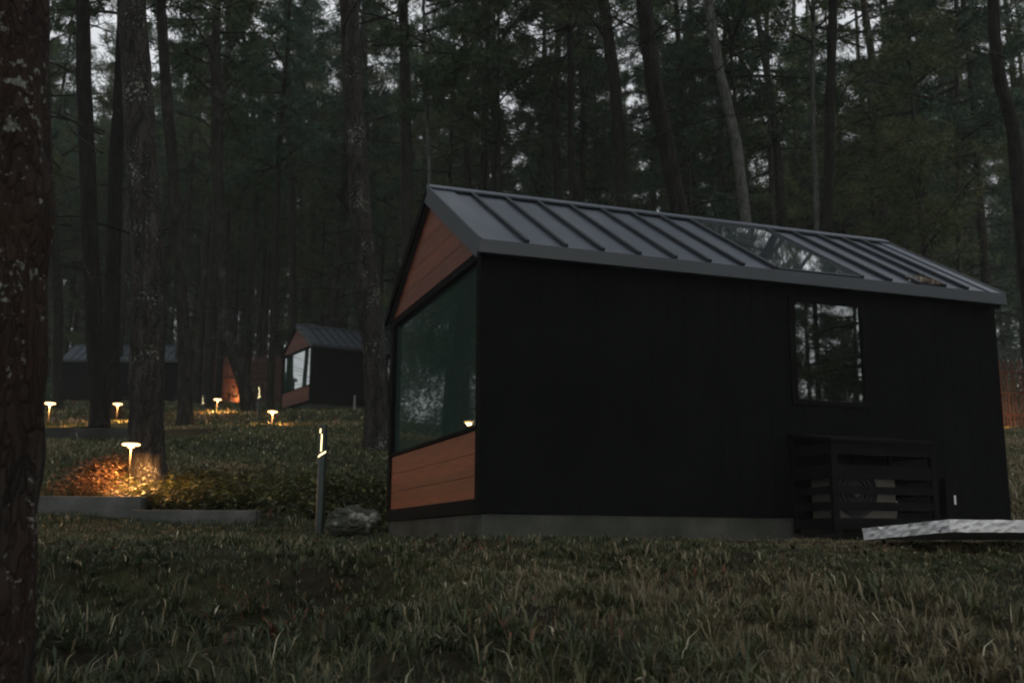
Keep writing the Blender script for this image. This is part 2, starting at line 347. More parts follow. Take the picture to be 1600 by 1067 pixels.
x, y = scatter(9000, 6.8, 12.9, keep=lambda x, y: (x < -.35) | (y < 9.9))
grass_field('short_grass', x, y, 12, .07, .04, .09, .0030, M['blade'], brown_bias=-.15, label='short grass along the crest of the bank')
xx = RNG.uniform(-9.2, -.5, 2600); yy = RNG.uniform(12.5, 13.55, 2600); m = (yy < 13.1) | (xx < -5.2)
grass_field('kerb_grass', xx[m], yy[m], 10, .06, .06, .15, .003, M['blade'], brown_bias=-.05, sat=1.1, label='taller grass growing along the foot of the kerbs')
# low rosettes of broader leaves, in clumps
x, y = scatter(3600, 3.5, 9.4, keep=lambda x, y: patch(x, y, 3.1, 1.4) + RNG.normal(0, .25, len(x)) > np.where(x < -.3, .0, .15), pw=.85)
grass_field('leaf_rosettes', x, y, 16, .014, .09, .19, .0056, M['blade'], brown_bias=-.28, rosette=True, label='low clumps of broad green blades on the bank')
x, y = scatter(1900, 3.5, 9.4, keep=lambda x, y: patch(x, y, 2.3, 4.4) > -.1)
grass_field('straw_tufts', x, y, 13, .016, .09, .22, .0030, M['blade'], brown_bias=.55, rosette=True, label='dry straw coloured tufts on the bank')
# taller strawy weeds
x, y = scatter(420, 4, 9.8, keep=lambda x, y: patch(x, y, 1.3, 3.0) > -.1)
grass_field('weeds', x, y, 10, .05, .14, .26, .003, M['blade'], brown_bias=.35, label='taller dry weeds standing in the bank grass')
# lawn up the slope
def lawn(n, y0, y1, sz):
    yy = RNG.uniform(y0, y1, n); xx = RNG.uniform(-.56, .56, n) * yy
    m = not_cabin(xx, yy, .3) & ((xx / yy < -.10) | (xx / yy > .44)) & (patch(xx, yy, .7, 1.1) > -.75)
    m &= ~((xx > -9.5) & (xx < -3.5) & (yy < 14.6)) & ~((yy > 20.6) & (yy < 23.4) & (xx < -6.3)) 
    return xx[m], yy[m]
x, y = lawn(26000, 13.2, 26, 1)
grass_field('lawn', x, y, 9, .10, .04, .10, .0045, M['blade'], brown_bias=.2, sat=1.45, label='olive lawn climbing between the path lamps')
x, y = lawn(22000, 26, 62, 1)
grass_field('far_lawn', x, y, 7, .22, .06, .16, .007, M['blade'], brown_bias=.2, sat=1.45, label='thin lawn around the two distant cabins')

# broad-leaved ground plants behind the kerbs and on the dark ditch
def leafy(name, x, y, per, size, cols, label, up=.5):
    n0 = len(x); t = np.repeat(np.arange(n0), per); n = len(t)
    az = RNG.uniform(0, 2*np.pi, n); h = RNG.uniform(.03, .28, n) * RNG.uniform(.5, 1.2, n0)[t]
    bx = x[t] + np.cos(az) * RNG.uniform(.0, .10, n); by = y[t] + np.sin(az) * RNG.uniform(.0, .10, n); bz = ground(bx, by) + h
    ln = size * RNG.uniform(.6, 1.4, n); w = ln * RNG.uniform(.16, .3, n)
    d = np.stack([np.cos(az), np.sin(az), RNG.uniform(-.4, up, n)], 1); s = np.stack([-np.sin(az), np.cos(az), RNG.normal(0, .3, n)], 1)
    b0 = np.stack([bx, by, bz], 1); P = np.zeros((n, 4, 3))
    P[:, 0] = b0; P[:, 1] = b0 + d * (ln * .5)[:, None] + s * w[:, None]; P[:, 2] = b0 + d * ln[:, None]; P[:, 2, 2] -= ln * .25; P[:, 3] = b0 + d * (ln * .5)[:, None] - s * w[:, None]
    F = np.arange(n * 4).reshape(n, 4); c = cols[RNG.integers(0, len(cols), n)] * RNG.uniform(.6, 1.3, n)[:, None]
    return tag(link(name, np_mesh(name, P.reshape(-1, 3), F, np.repeat(c, 4, 0)), M['blade']), label, kind='stuff')
xx = RNG.uniform(-5.0, -1.0, 2200); yy = RNG.uniform(13.75, 15.9, 2200); m = (patch(xx, yy, 2.1, 1.0) > -.5) & ~((xx < -4.75) & (yy > 14.5))
leafy('ground_plants', xx[m], yy[m], 9, .085, np.array([[.06,.075,.02],[.04,.05,.016],[.12,.12,.03],[.05,.045,.018]]), 'leafy ground plants behind the kerb to the right of the lamp')
xx = RNG.normal(-5.55, .30, 500); yy = RNG.normal(14.75, .40, 500); m = (yy > 13.95) & (xx < -4.9) & ~((np.abs(xx + 5.1) < .34) & (yy > 14.35))
leafy('leaf_litter', xx[m], yy[m], 8, .06, np.array([[.10,.05,.028],[.14,.08,.045],[.06,.03,.018],[.17,.11,.06]]), 'mound of brown leaf litter beside the near path lamp', .7)
xx = np.concatenate([RNG.normal(-5.6, .36, 420), RNG.uniform(-9, -5, 500)]); yy = np.concatenate([RNG.normal(14.8, .42, 420), RNG.uniform(14.0, 19, 500)]); m = (yy > 13.95) & ~((np.abs(xx + 5.1) < .38) & (yy > 14.35) & (yy < 15.3))
grass_field('dry_grass', xx[m], yy[m], 12, .10, .08, .22, .0026, M['blade'], brown_bias=.5, label='dry grass on the mound around the near path lamp')
xx = RNG.uniform(-5, 5, 1500); yy = RNG.uniform(3.6, 10, 1500); m = not_cabin(xx, yy)
def fallen(x, y):
    n = len(x); az = RNG.uniform(0, 6.28, n); ln = RNG.uniform(.008, .024, n); z = ground(x, y) + RNG.uniform(.01, .06, n)
    d = np.stack([np.cos(az), np.sin(az), RNG.normal(0, .3, n)], 1) * ln[:, None]; s = np.stack([-np.sin(az), np.cos(az), RNG.normal(0, .3, n)], 1) * (ln * .4)[:, None]
    b = np.stack([x, y, z], 1); P = np.stack([b - d, b + s, b + d, b - s], 1)
    c = np.array([[.16,.10,.06],[.10,.05,.03],[.25,.2,.14],[.07,.05,.03]])[RNG.integers(0, 4, n)]
    return tag(link('fallen_leaves', np_mesh('fallen_leaves', P.reshape(-1, 3), np.arange(n*4).reshape(n, 4), np.repeat(c, 4, 0)), M['blade']), 'small fallen leaves caught in the bank grass', kind='stuff')
fallen(xx[m], yy[m])

# ------------------------------------------------------------------ cabins
def cabin(loc, rz, label, L=6.28, W=3.70, detail=True, curtain=True, cage=True, front_glass='glass', cage_label=None):
    t = empty('cabin', loc, label, 'cabin', rz)
    H = 2.50; e = .12; ze, zr = 2.575, 3.737; hw = W / 2; ovL, ovR = .05, .02
    th = .07
    # foundation
    fb = MB(); fb.box(.02, L-.02, .02, W-.02, -.75, -.005); fb.build('foundation', M['conc'], t, bevel=.01)
    # side walls with shallow vertical ribs, window opening in the near one
    def ribs(b_out, sgn, holes):
        mb = MB(); wa, wb, z0, z1 = holes if holes else (0, 0, 0, 0)
        def seg(a0, a1, za, zb):
            lo, hi = sorted((b_out, b_out + sgn * th)); mb.box(a0, a1, lo, hi, za, zb)
            a = math.ceil(a0 / .20 + .01) * .20
            while a < a1 - .03:
                lo2, hi2 = sorted((b_out, b_out - sgn * .002)); mb.box(a - .006, a + .006, lo2, hi2, za + .002, zb - .002); a += .20
        if holes:
            seg(0, wa, 0, H); seg(wb, L, 0, H); seg(wa, wb, 0, z0); seg(wa, wb, z1, H)
        else: seg(0, L, 0, H)
        return mb
    fw = L / 6.28
    hole = (3.47 * fw, 4.44 * fw, 1.20, 2.33)
    ribs(0, 1, hole).build('wall', M['clad'], t)
    ribs(W, -1, None).build('wall', M['clad'], t)
    # rear wall and rear gable
    rb = MB(); rb.box(L - th, L, th + .002, W - th - .002, 0, H); rb.prism([(th, H + .002), (W - th, H + .002), (hw, zr - .17)], L - th, L); rb.build('rear_wall', M['clad'], t)
    # floor, interior back partition and ceiling
    MB().box(th + .003, L - th - .003, th + .003, W - th - .003, 0.0, .06).build('floor', M['inside'], t)
    ib = MB(); ib.box(2.6, 2.66, th + .004, W - th - .004, .062, 2.40); ib.build('partition', M['inside'], t)
    # front frame
    f = MB(); f.box(-.012, -.001, 0, .14, -.002, H); f.box(-.0012, .10, th + .001, .139, -.001, H - .001); f.box(-.012, -.001, W - .13, W, -.002, H); f.box(-.0012, .10, W - .129, W - th - .001, -.001, H - .001)
    f.box(-.012, .09, .14, W - .13, -.002, .135); f.box(-.010, .09, .14, W - .13, 2.45, 2.54)
    f.box(-.008, .08, .14, W - .13, .79, .825)
    f.build('front_frame', M['frame'], t, bevel=.004)
    # wood boards: lower panel and gable, boards as real thin steps
    lp = MB(); z = .137
    while z < .785:
        z1 = min(z + .215, .788); lp.box(.012, .06, .142, W - .132, z, z1 - .005); z = z1
    lp.build('lower_boards', M['wood'], t)
    gb = MB(); z = 2.542; top = zr - .16
    sl = (zr - ze) / (hw + e)
    while z < top - .02:
        z1 = min(z + .215, top)
        y0 = (z - ze + .12) / sl - e + .02; y1 = (z1 - .005 - ze + .12) / sl - e + .02
        y0 = max(y0, .002); y1 = min(max(y1, .003), hw)
        gb.prism([(y0, z), (W - y0, z), (W - y1, z1 - .005), (y1, z1 - .005)], .004, .05); z = z1
    gb.build('gable_boards', M['wood'], t)
    # big front window
    gl = MB(); gl.box(.045, .052, .141, W - .131, .826, 2.449); gl.build('front_window', M[front_glass], t)
    if curtain:
        cv = MB(); pts = []
        n = 120; ys_ = [.15 + (W - .3) * i / n for i in range(n + 1)]
        vs = []; fs = []
        for i, yy_ in enumerate(ys_):
            xx_ = .22 + .025 * math.sin(i * .9) + .008 * math.sin(i * 2.3)
            vs += [(xx_, yy_, .10), (xx_, yy_, 2.46)]
            if i: fs.append((2*i-2, 2*i, 2*i+1, 2*i-1))
        cv.add(vs, fs); cv.build('curtain', M['curtain'], t, smooth=True)
    # side window: frame > pane, sill
    wa, wb, z0, z1 = hole
    wf = MB(); s_ = .05
    wf.box(wa - .02, wa + s_, -.018, .05, z0 - .02, z1 + .02); wf.box(wb - s_, wb + .02, -.018, .05, z0 - .02, z1 + .02)
    wf.box(wa + s_, wb - s_, -.018, .05, z0 - .02, z0 + s_ - .02); wf.box(wa + s_, wb - s_, -.018, .05, z1 - s_ + .02, z1 + .02)
    w = wf.build('side_window', M['frame'], t, bevel=.003)
    wg = MB(); wg.box(wa + s_, wb - s_, .012, .018, z0 + s_ - .02, z1 - s_ + .02); wg.build('pane', M['coated'], w)
    if detail:
        sb = MB(); sb.box(wa + s_, wb - s_, .02, .026, 1.585, 1.60); sb.build('sash_rail', M['inside'], w)
    # roof: two slabs with standing seams, verge boards, gutters, ridge cap, skylight
    def rp(sgn, s, off):       # point on the slope: s metres up from the eave, off metres above it
        len_ = math.hypot(hw + e, zr - ze); c, q = (hw + e) / len_, (zr - ze) / len_
        y_ = -e + s * c - off * q; z_ = ze + s * q + off * c
        return (y_, z_) if sgn > 0 else (W - y_, z_)
    SL = math.hypot(hw + e, zr - ze)
    rf = MB(); seams = []
    def slab(mb, sgn, s0, s1, o0, o1, x0, x1):
        p = [rp(sgn, s0, o0), rp(sgn, s1, o0), rp(sgn, s1, o1), rp(sgn, s0, o1)]
        if sgn < 0: p = p[::-1]
        mb.prism(p, x0, x1)
    k0, k1 = 3.285 * fw, 4.345 * fw
    for sgn in (1, -1):
        if sgn > 0:
            slab(rf, 1, .0, SL, -.09, 0, -ovL, k0); slab(rf, 1, .0, SL, -.09, 0, k1, L + ovR)
            slab(rf, 1, .0, .05, -.09, 0, k0 + .001, k1 - .001); slab(rf, 1, SL - .20, SL, -.09, 0, k0 + .001, k1 - .001)
        else: slab(rf, -1, 0, SL, -.09, 0, -ovL, L + ovR)
        for a in (.43, .84, 1.24, 1.65, 2.06, 2.46, 2.86, 3.26, 4.37, 4.75, 5.14, 5.50, 5.82):
            sm = MB(); slab(sm, sgn, .035, SL - .14, .001, .042, a * fw - .019, a * fw + .019); seams.append(sm)
        slab(rf, sgn, .002, SL - .13, .001, .016, -ovL, .22)          # wide verge flashing
        slab(rf, sgn, .002, SL - .13, .001, .016, L + ovR - .17, L + ovR)
    roof = rf.build('roof', M['roof'], t)
    for sm in seams: sm.build('roof_seam', M['seam'], roof)
    for sgn in (1, -1):
        us = MB(); slab(us, sgn, SL - .158, SL - .129, .017, .034, .225, L + ovR - .175); us.build('ridge_seam', M['seam'], roof)
    rc = MB()
    for sgn in (1, -1): slab(rc, sgn, SL - .128, SL + .02, .004, .042, -ovL - .006, L + ovR + .006)
    rc.build('ridge_cap', M['roof'], roof, bevel=.004)
    for sgn in (1, -1):
        for x0_, x1_ in ((-ovL - .028, -ovL - .002), (L + ovR + .002, L + ovR + .028)):
            vb = MB(); slab(vb, sgn, -.015, SL - .001, -.17 if sgn > 0 else -.10, .028 if sgn > 0 else .006, x0_, x1_); vb.build('verge_board', M['trim' if sgn > 0 else 'frame'], roof)
    for sgn in (1, -1):
        y0, y1 = (-e - .03, -e + .012) if sgn > 0 else (W + e - .012, W + e + .03)
        yy0, yy1 = (-e + .012, 0) if sgn > 0 else (W, W + e - .012)
        g = MB(); g.box(-ovL - .03, L + ovR + .03, y0, y1, ze - .125, ze + .008)
        g.box(-ovL + .002, L + ovR - .002, yy0, yy1, ze - .110, ze - .090)
        g.build('eave_fascia', M['trim'], t, bevel=.004)
    sk = MB()
    slab(sk, 1, .03, .055, .001, .03, k0, k1); slab(sk, 1, SL - .205, SL - .185, .001, .03, k0, k1)
    slab(sk, 1, .056, SL - .206, .001, .03, k0, k0 + .012); slab(sk, 1, .056, SL - .206, .001, .03, k1 - .012, k1)
    sf = sk.build('skylight', M['trim'], roof)
    sg = MB(); slab(sg, 1, .056, SL - .206, .012, .020, k0 + .013, k1 - .013); sg.build('pane', M['sky_glass'], sf)
    return t
cabin1 = cabin(C1, TH1, 'large black cabin with red wood gable filling the right of the picture')
P2 = at(484, 629, 45.5); cabin(P2, R(31.5), 'small black cabin with bright reflecting front window in the middle distance', curtain=False, front_glass='mirror_glass')
P3 = at(92, 632, 60); cabin(P3, R(1), 'distant black cabin seen side on behind the left tree trunks', L=6.75, curtain=False)

def loc1(a, b, z): return C1 + U1 * a + V1 * b + Vector((0, 0, z))
# AC cage on the near cabin: a thing fixed to the wall with bars, and the unit inside
def ac_cage(base, rz, lab1, lab2, detail=True):
    t = empty('slatted_cage', base, lab1, 'cage', rz)
    a0, a1, o = 0, 1.28, .70
    for a in (a0, a1 - .07): 
        MB().box(a, a + .07, -o, -o + .05, -.16, .72).build('post', M['cage'], t, bevel=.003); MB().box(a, a + .05, -.07, -.02, -.16, .82).build('post', M['cage'], t, bevel=.003)
    lid = MB(); lid.add([(a0-.02,-o-.03,.725),(a1+.02,-o-.03,.725),(a1+.02,-.014,.835),(a0-.02,-.014,.835),(a0-.02,-o-.03,.755),(a1+.02,-o-.03,.755),(a1+.02,-.014,.865),(a0-.02,-.014,.865)],
            [(3,2,1,0),(4,5,6,7),(0,1,5,4),(1,2,6,5),(2,3,7,6),(3,0,4,7)]); lid.build('lid', M['cage'], t)
    for z0, z1 in ((-.12,-.02), (.055,.14), (.215,.29), (.365,.50), (.60,.72)):
        MB().box(a0 + .071, a1 - .071, -o + .004, -o + .024, z0, z1).build('slat', M['cage'], t)
        MB().box(a0 + .004, a0 + .024, -o + .051, -.071, z0, z1).build('slat', M['cage'], t)
        MB().box(a1 - .024, a1 - .004, -o + .051, -.071, z0, z1).build('slat', M['cage'], t)
    u = empty('air_conditioner', Vector(base) + Matrix.Rotation(rz, 3, 'Z') @ Vector((.16, -.12, -.05)), lab2, 'air conditioner', rz)
    MB().box(0, .80, -.32, 0, .03, .56).build('casing', M['cream'], u, bevel=.015)
    MB().box(.08, .14, -.30, -.02, -.12, .03).build('foot', M['grille'], u); MB().box(.66, .72, -.30, -.02, -.12, .03).build('foot', M['grille'], u)
    g = MB()
    for r_ in (.07, .12, .17, .22, .245):
        k = 40; vs = []; fs = []
        for j in range(k):
            th_ = 2 * math.pi * j / k
            for rr, yy_ in ((r_, -.325), (r_ + .012, -.325), (r_ + .012, -.34), (r_, -.34)):
                vs.append((.30 + rr * math.cos(th_), yy_, .30 + rr * math.sin(th_)))
        for j in range(k):
            for q in range(4): fs.append((j*4+q, ((j+1)%k)*4+q, ((j+1)%k)*4+(q+1)%4, j*4+(q+1)%4))
        g.add(vs, fs)
    g.build('fan_grille', M['grille'], u)
    d = MB(); k = 40; vs = [(.30 + .24*math.cos(2*math.pi*j/k), -.3205, .30 + .24*math.sin(2*math.pi*j/k)) for j in range(k)] + [(.30 + .24*math.cos(2*math.pi*j/k), -.324, .30 + .24*math.sin(2*math.pi*j/k)) for j in range(k)]
    d.add(vs, [tuple(range(k)), tuple(range(k, 2*k))] + [(j, (j+1)%k, k+(j+1)%k, k+j) for j in range(k)]); d.build('fan_opening', M['grille'], u)
    h = MB(); vs = [(.30 + .05*math.cos(2*math.pi*j/20), y_, .30 + .05*math.sin(2*math.pi*j/20)) for y_ in (-.341, -.35) for j in range(20)]
    h.add(vs, [tuple(range(20)), tuple(range(20, 40))] + [(j, (j+1)%20, 20+(j+1)%20, 20+j) for j in range(20)]); h.build('fan_hub', M['cream'], u)
    if detail:
        hb = MB()
        for q in range(3): hb.tube([(.80, -.1 - .05*q, .35 - .08*q), (.9, -.12 - .04*q, .33 - .06*q), (.97, -.1, .15), (1.0, -.04, -.0)], .014, 6)
        hb.build('hose', M['white'], u, smooth=True)
ac_cage(loc1(3.39, 0, 0), TH1, 'dark slatted cage around the air conditioner on the near cabin wall', 'cream air conditioner with round fan inside the dark slatted cage')
c3 = P3 + Matrix.Rotation(R(1), 3, 'Z') @ Vector((3.66, 0, 0))
ac_cage(c3, R(1), 'tiny dark slatted cage at the distant side-on cabin wall', 'air conditioner behind the slats at the distant side-on cabin', False)
# small meter cover right of the cage
t = empty('pipe_cover', loc1(5.30, 0, -.02), 'narrow dark pipe cover on the cabin wall right of the slatted cage', 'pipe cover', TH1)
MB().box(0, .15, -.10, -.012, -.12, .46).build('casing', M['cage'], t, bevel=.006)
MB().box(.10, .125, -.106, -.101, .18, .28).build('sticker', M['white'], t)

# broken pale slabs lying on the grass by the cabin
def slab_thing():
    mb = bmesh.new(); v0 = []
    nx_, ny_ = 44, 26; LX, LY, T = 2.3, .98, .095
    grid = {}
    def P(i, j, k):
        x_, y_ = LX * i / nx_, LY * j / ny_; z_ = T * k
        edge = min(i, nx_ - i, j, ny_ - j)
        jit = .012 * noise.noise(Vector((x_*14, y_*14, k*3.1))) + .006 * noise.noise(Vector((x_*45, y_*45, k*7)))
        if edge == 0: x_ += jit * 2.2 * (1 if k != 1 else 1.6); y_ += jit * 1.6
        z_ += .004 * noise.noise(Vector((x_*9, y_*9, k*5.0)))
        return (x_, y_, z_)
    K = 4
    for i in range(nx_+1):
        for j in range(ny_+1):
            for k in range(K+1):
                if i in (0, nx_) or j in (0, ny_) or k in (0, K): grid[i,j,k] = mb.verts.new(P(i, j, k / K))
    for i in range(nx_):
        for j in range(ny_):
            mb.faces.new([grid[i,j,K], grid[i+1,j,K], grid[i+1,j+1,K], grid[i,j+1,K]]); mb.faces.new([grid[i,j,0], grid[i,j+1,0], grid[i+1,j+1,0], grid[i+1,j,0]])
    for k in range(K):
        for i in range(nx_):
            mb.faces.new([grid[i,0,k], grid[i+1,0,k], grid[i+1,0,k+1], grid[i,0,k+1]]); mb.faces.new([grid[i+1,ny_,k], grid[i,ny_,k], grid[i,ny_,k+1], grid[i+1,ny_,k+1]])
        for j in range(ny_):
            mb.faces.new([grid[0,j+1,k], grid[0,j,k], grid[0,j,k+1], grid[0,j+1,k+1]]); mb.faces.new([grid[nx_,j,k], grid[nx_,j+1,k], grid[nx_,j+1,k+1], grid[nx_,j,k+1]])
    me = bpy.data.meshes.new('slab'); mb.to_mesh(me); mb.free()
    o = link('slab', me, M['foam']); p = at(1485, 831, 8.2)
    o.location = (p.x, p.y, p.z); o.rotation_euler = (R(-3.2), R(-.3), TH1 + R(2))
    tag(o, 'rough white slab lying on the grass below the slatted cage', 'slab')
slab_thing()

# leaf pile caught on the roof
def roof_leaves():
    n = 260; a = RNG.normal(5.34, .10, n); s = .08 + np.abs(RNG.normal(0, .12, n)); off = .02 + RNG.uniform(0, .025, n)
    len_ = math.hypot(W1/2 + .12, 3.737 - 2.575); c, q = (W1/2 + .12) / len_, (3.737 - 2.575) / len_
    b = -.12 + s * c - off * q; z = 2.575 + s * q + off * c; az = RNG.uniform(0, 6.28, n); ln = RNG.uniform(.015, .035, n)
    B = np.stack([a, b, z], 1); d = np.stack([np.cos(az), np.sin(az)*c, np.sin(az)*q], 1) * ln[:, None]; e_ = np.stack([-np.sin(az), np.cos(az)*c, np.cos(az)*q + .3], 1) * (ln*.5)[:, None]
    P = np.stack([B-d, B+e_, B+d, B-e_], 1).reshape(-1, 3)
    cc = np.array([[.16,.10,.06],[.10,.05,.03],[.3,.26,.2],[.08,.07,.03]])[RNG.integers(0, 4, n)]
    o = link('leaf_pile', np_mesh('leaf_pile', P, np.arange(n*4).reshape(n, 4), np.repeat(cc, 4, 0)), M['blade'])
    o.location = C1; o.rotation_euler = (0, 0, TH1); tag(o, 'little pile of brown leaves on the near cabin roof edge', 'leaf pile', kind='stuff')
roof_leaves()
def roof_needles():
    n = 420; a = RNG.uniform(0, 6.2, n); s_ = RNG.uniform(.05, 2.1, n); len_ = math.hypot(W1/2 + .12, 3.737 - 2.575); c, q = (W1/2 + .12) / len_, (3.737 - 2.575) / len_
    off = RNG.uniform(.004, .012, n); az = RNG.uniform(0, 6.28, n); ln = RNG.uniform(.02, .06, n); w_ = RNG.uniform(.0012, .003, n)
    m = (a < 3.25) | (a > 4.38); a, s_, off, az, ln, w_ = (v[m] for v in (a, s_, off, az, ln, w_)); n = len(a)
    B = np.stack([a, -.12 + s_*c - off*q, 2.575 + s_*q + off*c], 1); d = np.stack([np.cos(az), np.sin(az)*c, np.sin(az)*q], 1); e_ = np.stack([-np.sin(az), np.cos(az)*c, np.cos(az)*q], 1)
    P = np.stack([B - d*ln[:, None], B + e_*w_[:, None], B + d*ln[:, None], B - e_*w_[:, None]], 1).reshape(-1, 3)
    cc = np.array([[.16,.11,.06],[.10,.06,.03],[.05,.05,.025]])[RNG.integers(0, 3, n)]
    o = link('fallen_needles', np_mesh('fallen_needles', P, np.arange(n*4).reshape(n, 4), np.repeat(cc, 4, 0)), M['blade']); o.location = C1; o.rotation_euler = (0, 0, TH1)
    tag(o, 'pine needles scattered over the near cabin roof', kind='stuff')
roof_needles()

# ------------------------------------------------------------------ kerbs, wall, path, stones, fences
def block(name, x0, x1, y0, y1, ztop, zbot, m, label, cat, rz=0, bevel=.012):
    t = MB(); nseg = max(2, int((x1 - x0) / .12)); cx, cy = (x0+x1)/2, (y0+y1)/2
    t.box(x0-cx, x1-cx, y0-cy, y1-cy, zbot - ztop, 0); o = t.build(name, m, bevel=bevel)
    o.location = (cx, cy, ztop); o.rotation_euler = (0, 0, rz); tag(o, label, cat); return o
a = at(52, 776, 13.6); b = at(221, 774, 13.6)
block('concrete_kerb', a.x - .4, b.x, 13.6, 13.86, (a.z + b.z)/2, (a.z+b.z)/2 - .6, M['conc_pale'], 'higher grey concrete kerb in front of the near path lamp', 'kerb')
a = at(205, 796, 13.15); b = at(400, 797, 13.15)
block('concrete_kerb', a.x, b.x, 13.15, 13.38, (a.z + b.z)/2, (a.z+b.z)/2 - .5, M['conc_pale'], 'lower grey concrete kerb stepping down to the right', 'kerb')
a = at(40, 669, 20.6); b = at(212, 667, 20.6)
block('low_wall', a.x - 1.5, b.x, 20.6, 20.9, (a.z + b.z)/2, (a.z+b.z)/2 - .75, M['dwall'], 'dark low retaining wall below the two far path lamps', 'wall')
def ribbon(name, pts, w, dz=.03):
    mb = MB(); vs = []; fs = []
    for i, (x_, y_) in enumerate(pts):
        p0 = Vector(pts[max(i-1,0)]); p1 = Vector(pts[min(i+1,len(pts)-1)]); d = (p1-p0).normalized(); s = Vector((-d.y, d.x)) * w/2
        for q in (s, -s):
            xx_, yy_ = x_ + q.x, y_ + q.y; vs.append((xx_, yy_, gz(x_, y_) + dz))
        if i: fs.append((2*i-2, 2*i-1, 2*i+1, 2*i))
    mb.add(vs, fs); return tag(mb.build(name, M['path']), kind='structure')
ribbon('path', [(-13 + .5*i, 21.34) for i in range(11)], .86, .13)

def rock(loc, s, seed, label, mat_, sz=(1,.7,.6), cat='rock'):
    bm = bmesh.new(); bmesh.ops.create_icosphere(bm, subdivisions=4, radius=1)
    for v in bm.verts:
        p = v.co.copy(); n_ = noise.fractal(p * 1.6 + Vector((seed, 0, 0)), 1.0, 2.0, 5); n2 = noise.cell(p * 2.5 + Vector((seed, 2, 0)))
        v.co = p * (1 + .28 * n_ + .10 * n2); v.co = Vector((v.co.x*sz[0], v.co.y*sz[1], v.co.z*sz[2])) * s
    me = bpy.data.meshes.new('rock'); bm.to_mesh(me); bm.free(); o = link('rock', me, mat_); o.location = loc
    return tag(o, label, cat)
p = at(545, 812, 11.0); rock((p.x, p.y, p.z - .02), .24, 3, 'pale mossy boulder in the grass between bollard and cabin', M['stone'], (1, .7, .62))
p = at(580, 806, 11.0); rock((p.x, p.y, p.z - .02), .09, 8, 'smaller pale rock beside the mossy boulder', M['stone'], (1, .8, .9))
p = at(601, 692, 19.6); rock((p.x, p.y, p.z), .07, 5, 'small pale stone at the foot of the lichened trunk', M['stone'])
p = at(84, 655, 22.6); rock((p.x, p.y, p.z), .07, 6, 'tiny pale stone right of the leftmost path lamp', M['stone'])
p = at(123, 701, 19.8); rock((p.x, p.y, p.z), .05, 9, 'tiny pale stone below the dark low wall', M['stone'])
p = at(544, 655, 36); rock((p.x, p.y, p.z + .1), .28, 12, 'dark round clump on the lawn beside the middle cabin', M['ground'], (1.3,.8,.7))
def hoop():
    c = at(62, 691, 20.0); mb = MB(); r_ = .125
    mb.tube([c + Vector((r_*math.cos(t_), 0, r_*math.sin(t_))) for t_ in [R(-110 + 10*i) for i in range(25)]], .012, 8)
    tag(mb.build('wire_hoop', M['pipe'], smooth=True), 'pale curved hoop leaning against the dark low wall', 'hoop')
    mb = MB(); mb.tube([at(119, 676, 20.2), at(121, 682, 20.2), at(122, 689, 20.2), at(113, 689, 20.2)], .008, 6)
    tag(mb.build('bent_pipe', M['pipe'], smooth=True), 'thin bent pale pipe in front of the dark low wall', 'pipe')
hoop()
p = at(553, 650, 38); mb = MB(); mb.tube([(0,0,-.3), (.01,0,.75)], .035, 8); o = mb.build('marker_post', M['pipe']); o.location = p + Vector((0, 0, -.0)); tag(o, 'short grey post standing in front of the middle cabin wall', 'post')

def fence(pts, h, label, pitch=.13, wid=.045):
    t = empty('picket_fence', (pts[0][0], pts[0][1], 0), label, 'fence')
    o = Vector((pts[0][0], pts[0][1])); mb = MB(); rl = MB(); ps = MB()
    for (x0, y0), (x1, y1) in zip(pts, pts[1:]):
        d = Vector((x1-x0, y1-y0)); n_ = int(d.length / pitch); d.normalize(); s = Vector((-d.y, d.x))
        for i in range(n_):
            q = Vector((x0, y0)) + d * (i * pitch) ; z = gz(q.x, q.y); hh = h * random.uniform(.94, 1.04); w = wid * random.uniform(.8, 1.2)
            lean = random.uniform(-.03, .03); q = q - o
            a_ = q - d*w/2; b_ = q + d*w/2
            vs = []
            for (pp, zz) in ((a_, z-.1), (b_, z-.1), (b_ + d*lean, z+hh), (a_ + d*lean, z+hh)):
                vs += [(pp.x - s.x*.012, pp.y - s.y*.012, zz), (pp.x + s.x*.012, pp.y + s.y*.012, zz)]
            mb.add(vs, [(0,2,4,6), (1,7,5,3), (0,1,3,2), (2,3,5,4), (4,5,7,6), (6,7,1,0)])
            if i % 14 == 0: 
                ps.box(q.x-.05, q.x+.05, q.y+.03, q.y+.13, z-.2, z+h*1.02)
        for f_ in (.22, .55, .86):
            A = Vector((x0, y0)); B = Vector((x1, y1)); za = gz(x0, y0) + h*f_; zb = gz(x1, y1) + h*f_
            A = A - o; B = B - o; rl.tube([(A.x - s.x*.03, A.y - s.y*.03, za), (B.x - s.x*.03, B.y - s.y*.03, zb)], .025, 6)
    mb.build('pickets', M['fence'], t); rl.build('rails', M['fence'], t); return t
fence([(-19.5, 64.2), (-14.5, 64.0)], 2.3, 'reddish picket fence glimpsed left of the distant cabin')
tl = [(at(255, 640, 62).x, 63.8), (at(445, 640, 50).x, 52)]
fence(tl, 2.55, 'reddish picket fence between the two distant cabins, lit orange at its foot', .15, .09)
fr = [(10.6, 26.4), (15.6, 24.8)]
fence(fr, 1.65, 'picket fence lit orange past the right end of the near cabin', .082, .040)

